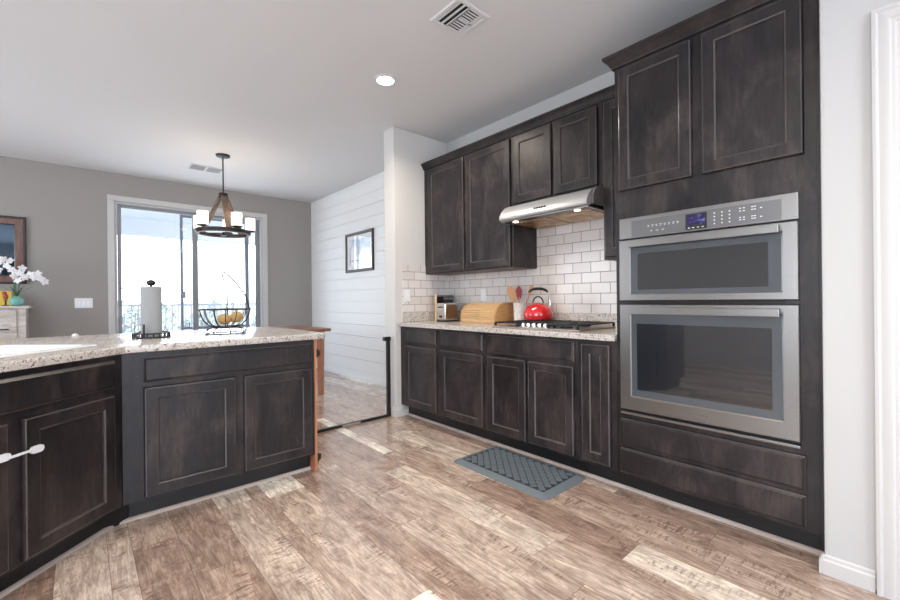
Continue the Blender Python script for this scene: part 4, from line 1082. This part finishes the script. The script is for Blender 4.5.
# mirror
def mirror():
    fr = Fr((0, YB, 0), (1, 0, 0), (0, -1, 0)); x0, x1, z0, z1 = -1.50, -.477, 1.363, 2.134
    c = thing('wall_mirror', 'large mirror in a dark reddish wood frame on the taupe wall', 'mirror', ((x0+x1)/2, YB, 1.75))
    b = MB(); b.rings(fr, x0, x1, z0, z1, [(0, .001), (0, .028), (.008, .036), (.022, .034), (.026, .026)], cap=False); b.build('outer_frame', M['darkframe'], c)
    b = MB(); b.rings(fr, x0+.0262, x1-.0262, z0+.0262, z1-.0262, [(0, .002), (0, .025), (.060, .018), (.0602, .004)], cap=False, back=False); b.build('wood_band', M['redframe'], c)
    b = MB(); b.rings(fr, x0+.0866, x1-.0866, z0+.0866, z1-.0866, [(0, .002), (0, .020), (.012, .014), (.0122, .004)], cap=False, back=False); b.build('inner_bead', M['darkframe'], c)
    MB().box(x0+.095, x1-.095, z0+.095, z1-.095, .003, .006, 0, lambda u, v, d: fr(u, v, d)).build('mirror_glass', M['mirror'], c)
mirror()
# sideboard
def sideboard():
    x1, y0, zt = -.428, 6.44, 1.112
    c = thing('sideboard', 'whitewashed wooden sideboard with drawer under the mirror', 'sideboard', (-1.1, 6.65, 0))
    MB().box(-1.80, x1, y0, 6.862, zt-.030, zt, .005).build('top', M['whitewash'], c)
    MB().box(-1.765, x1-.035, y0+.03, 6.860, .10, zt-.0305, .003).build('body', M['whitewash'], c)
    for x in (x1-.085, -1.78):
        MB().prism([(x, .001), (x+.055, .001), (x+.055, zt-.031), (x, zt-.031)], y0+.012, y0+.0295, lambda a, b_, d: Vector((a, d, b_))).build('leg', M['whitewash'], c)
    fr = Fr((0, y0+.0295, 0), (1, 0, 0), (0, -1, 0))
    for a, b_ in ((-1.12, x1-.10), (-1.76+.06, -1.14)):
        d = MB(); d.rings(fr, a, b_, .83, zt-.045, [(0, .0005), (0, .012), (.004, .015), (.008, .015)]); d = d.build('drawer', M['whitewash'], c)
        m_ = (a+b_)/2
        mm_ = -.66 if a > -1.13 else m_; MB().box(mm_-.06, mm_+.075, .852, .866, .016, .030, .003, lambda u, v, k: fr(u, v, k)).build('pull', M['black'], d)
        e = MB(); e.rings(fr, a, b_, .13, .815, [(0, .0005), (0, .012), (.06, .012), (.066, .007)]); e.build('door', M['whitewash'], c)
sideboard()
def orchid():
    x, y, z = -.538, 6.60, 1.1125
    tag(MB().lathe((x, y, z), [(.028, 0), (.048, .010), (.060, .042), (.057, .072), (.036, .096), (.024, .102), (.022, .096), (0, .088)], 36).build('vase', M['turq'], loc=(x, y, z)), 'squat turquoise ceramic vase on the whitewashed sideboard', 'vase')
    c = thing('orchid', 'white orchid stems arching out of the turquoise vase', 'flowers', (x, y, z+.105))
    g = random.Random(8)
    stems = [[(0, 0, .105), (-.02, 0, .25), (-.05, -.02, .38), (-.14, -.03, .43), (-.25, -.04, .41)], [(.01, 0, .105), (.03, -.01, .22), (.10, -.02, .30), (.20, -.02, .31), (.33, -.02, .27)], [(0, .01, .105), (-.03, .0, .20), (-.01, 0, .30), (.06, -.02, .35)]]
    for st in stems:
        MB().tube([(x+a, y+b_, z+d) for a, b_, d in [(q[0]*.68, q[1], q[2]*1.12-.012) for q in st]], [.006, .005, .004, .003, .002][:len(st)], 6).build('stem', M['leafg'], c)
    for k in range(4):
        a = k*1.6+.4; q = Vector((math.cos(a), math.sin(a)*.4, 0)); p = Vector((x, y, z+.09)); sd = Vector((0, 0, 1)).cross(q)
        pts = [p, p+q*.04+Vector((0, 0, .06)), p+q*.09+Vector((0, 0, .10)), p+q*.14+Vector((0, 0, .12))]; ws = (.008, .018, .014, .002); a_ = []
        for pp, w in zip(pts, ws): a_ += [pp-sd*w, pp+sd*w, pp+Vector((0, 0, .003))+sd*w, pp+Vector((0, 0, .003))-sd*w]
        MB().add(a_, [(j*4+i, j*4+(i+1) % 4, (j+1)*4+(i+1) % 4, (j+1)*4+i) for j in range(3) for i in range(4)]+[(0, 1, 2, 3), (12, 13, 14, 15)]).build('leaf', M['leafg'], c)
    spots = []
    for a, b_, d in [(-.25, -.04, .41), (-.19, -.05, .43), (-.14, -.03, .46), (-.20, -.03, .36), (-.10, -.05, .40), (-.07, -.02, .45), (-.04, -.05, .36), (-.02, -.04, .30), (.04, -.04, .33), (.07, -.03, .38), (.10, -.05, .29), (.02, -.03, .26), (.16, -.03, .32), (.21, -.05, .29), (.25, -.03, .33), (.29, -.04, .28), (.33, -.03, .25), (-.29, -.03, .37)]:
        p = Vector((x+a*.68, y+b_, z+d*1.12-.012)); b = MB(); r0 = g.random()*6
        tl = Matrix.Rotation(g.uniform(-.5, .5), 3, 'X')@Matrix.Rotation(g.uniform(-.5, .5), 3, 'Z')
        for k in range(5):
            an = r0+k*2*PI/5; ax = Vector((math.cos(an), -.15, math.sin(an)))
            b.ell(p+tl@(ax*.021), .020, .004, .015, 10, 6, q=tl@Matrix.Rotation(-an, 3, 'Y'))
        b.ell(p+tl@Vector((0, -.01, 0)), .007, .007, .007, 8, 6); b.build('flower', M['petal'], c)
orchid()
c = thing('figurine', 'small rust-red and white bird figurine beside the turquoise vase', 'figurine', (-.612, 6.50, 1.1125))
MB().lathe((-.612, 6.50, 1.1126), [(.03, 0), (.03, .006), (.008, .012), (.007, .05), (.02, .06)], 16).build('foot', M['darkmetal'], c)
MB().ell((-.612, 6.50, 1.21), .022, .022, .034).build('body', M['rust'], c)
MB().ell((-.620, 6.50, 1.25), .018, .016, .018).build('head', M['rust'], c)
c = MB().box(-.80, -.585, 6.70, 6.725, 1.1126, 1.275, .003)
tag(c.build('yellow_box', M['yellow'], loc=(-.71, 6.71, 1.1126)), 'bright yellow box standing behind the vase on the sideboard', 'box')

for o in bpy.data.objects:
    for k in ('_o',):
        if k in o: del o[k]
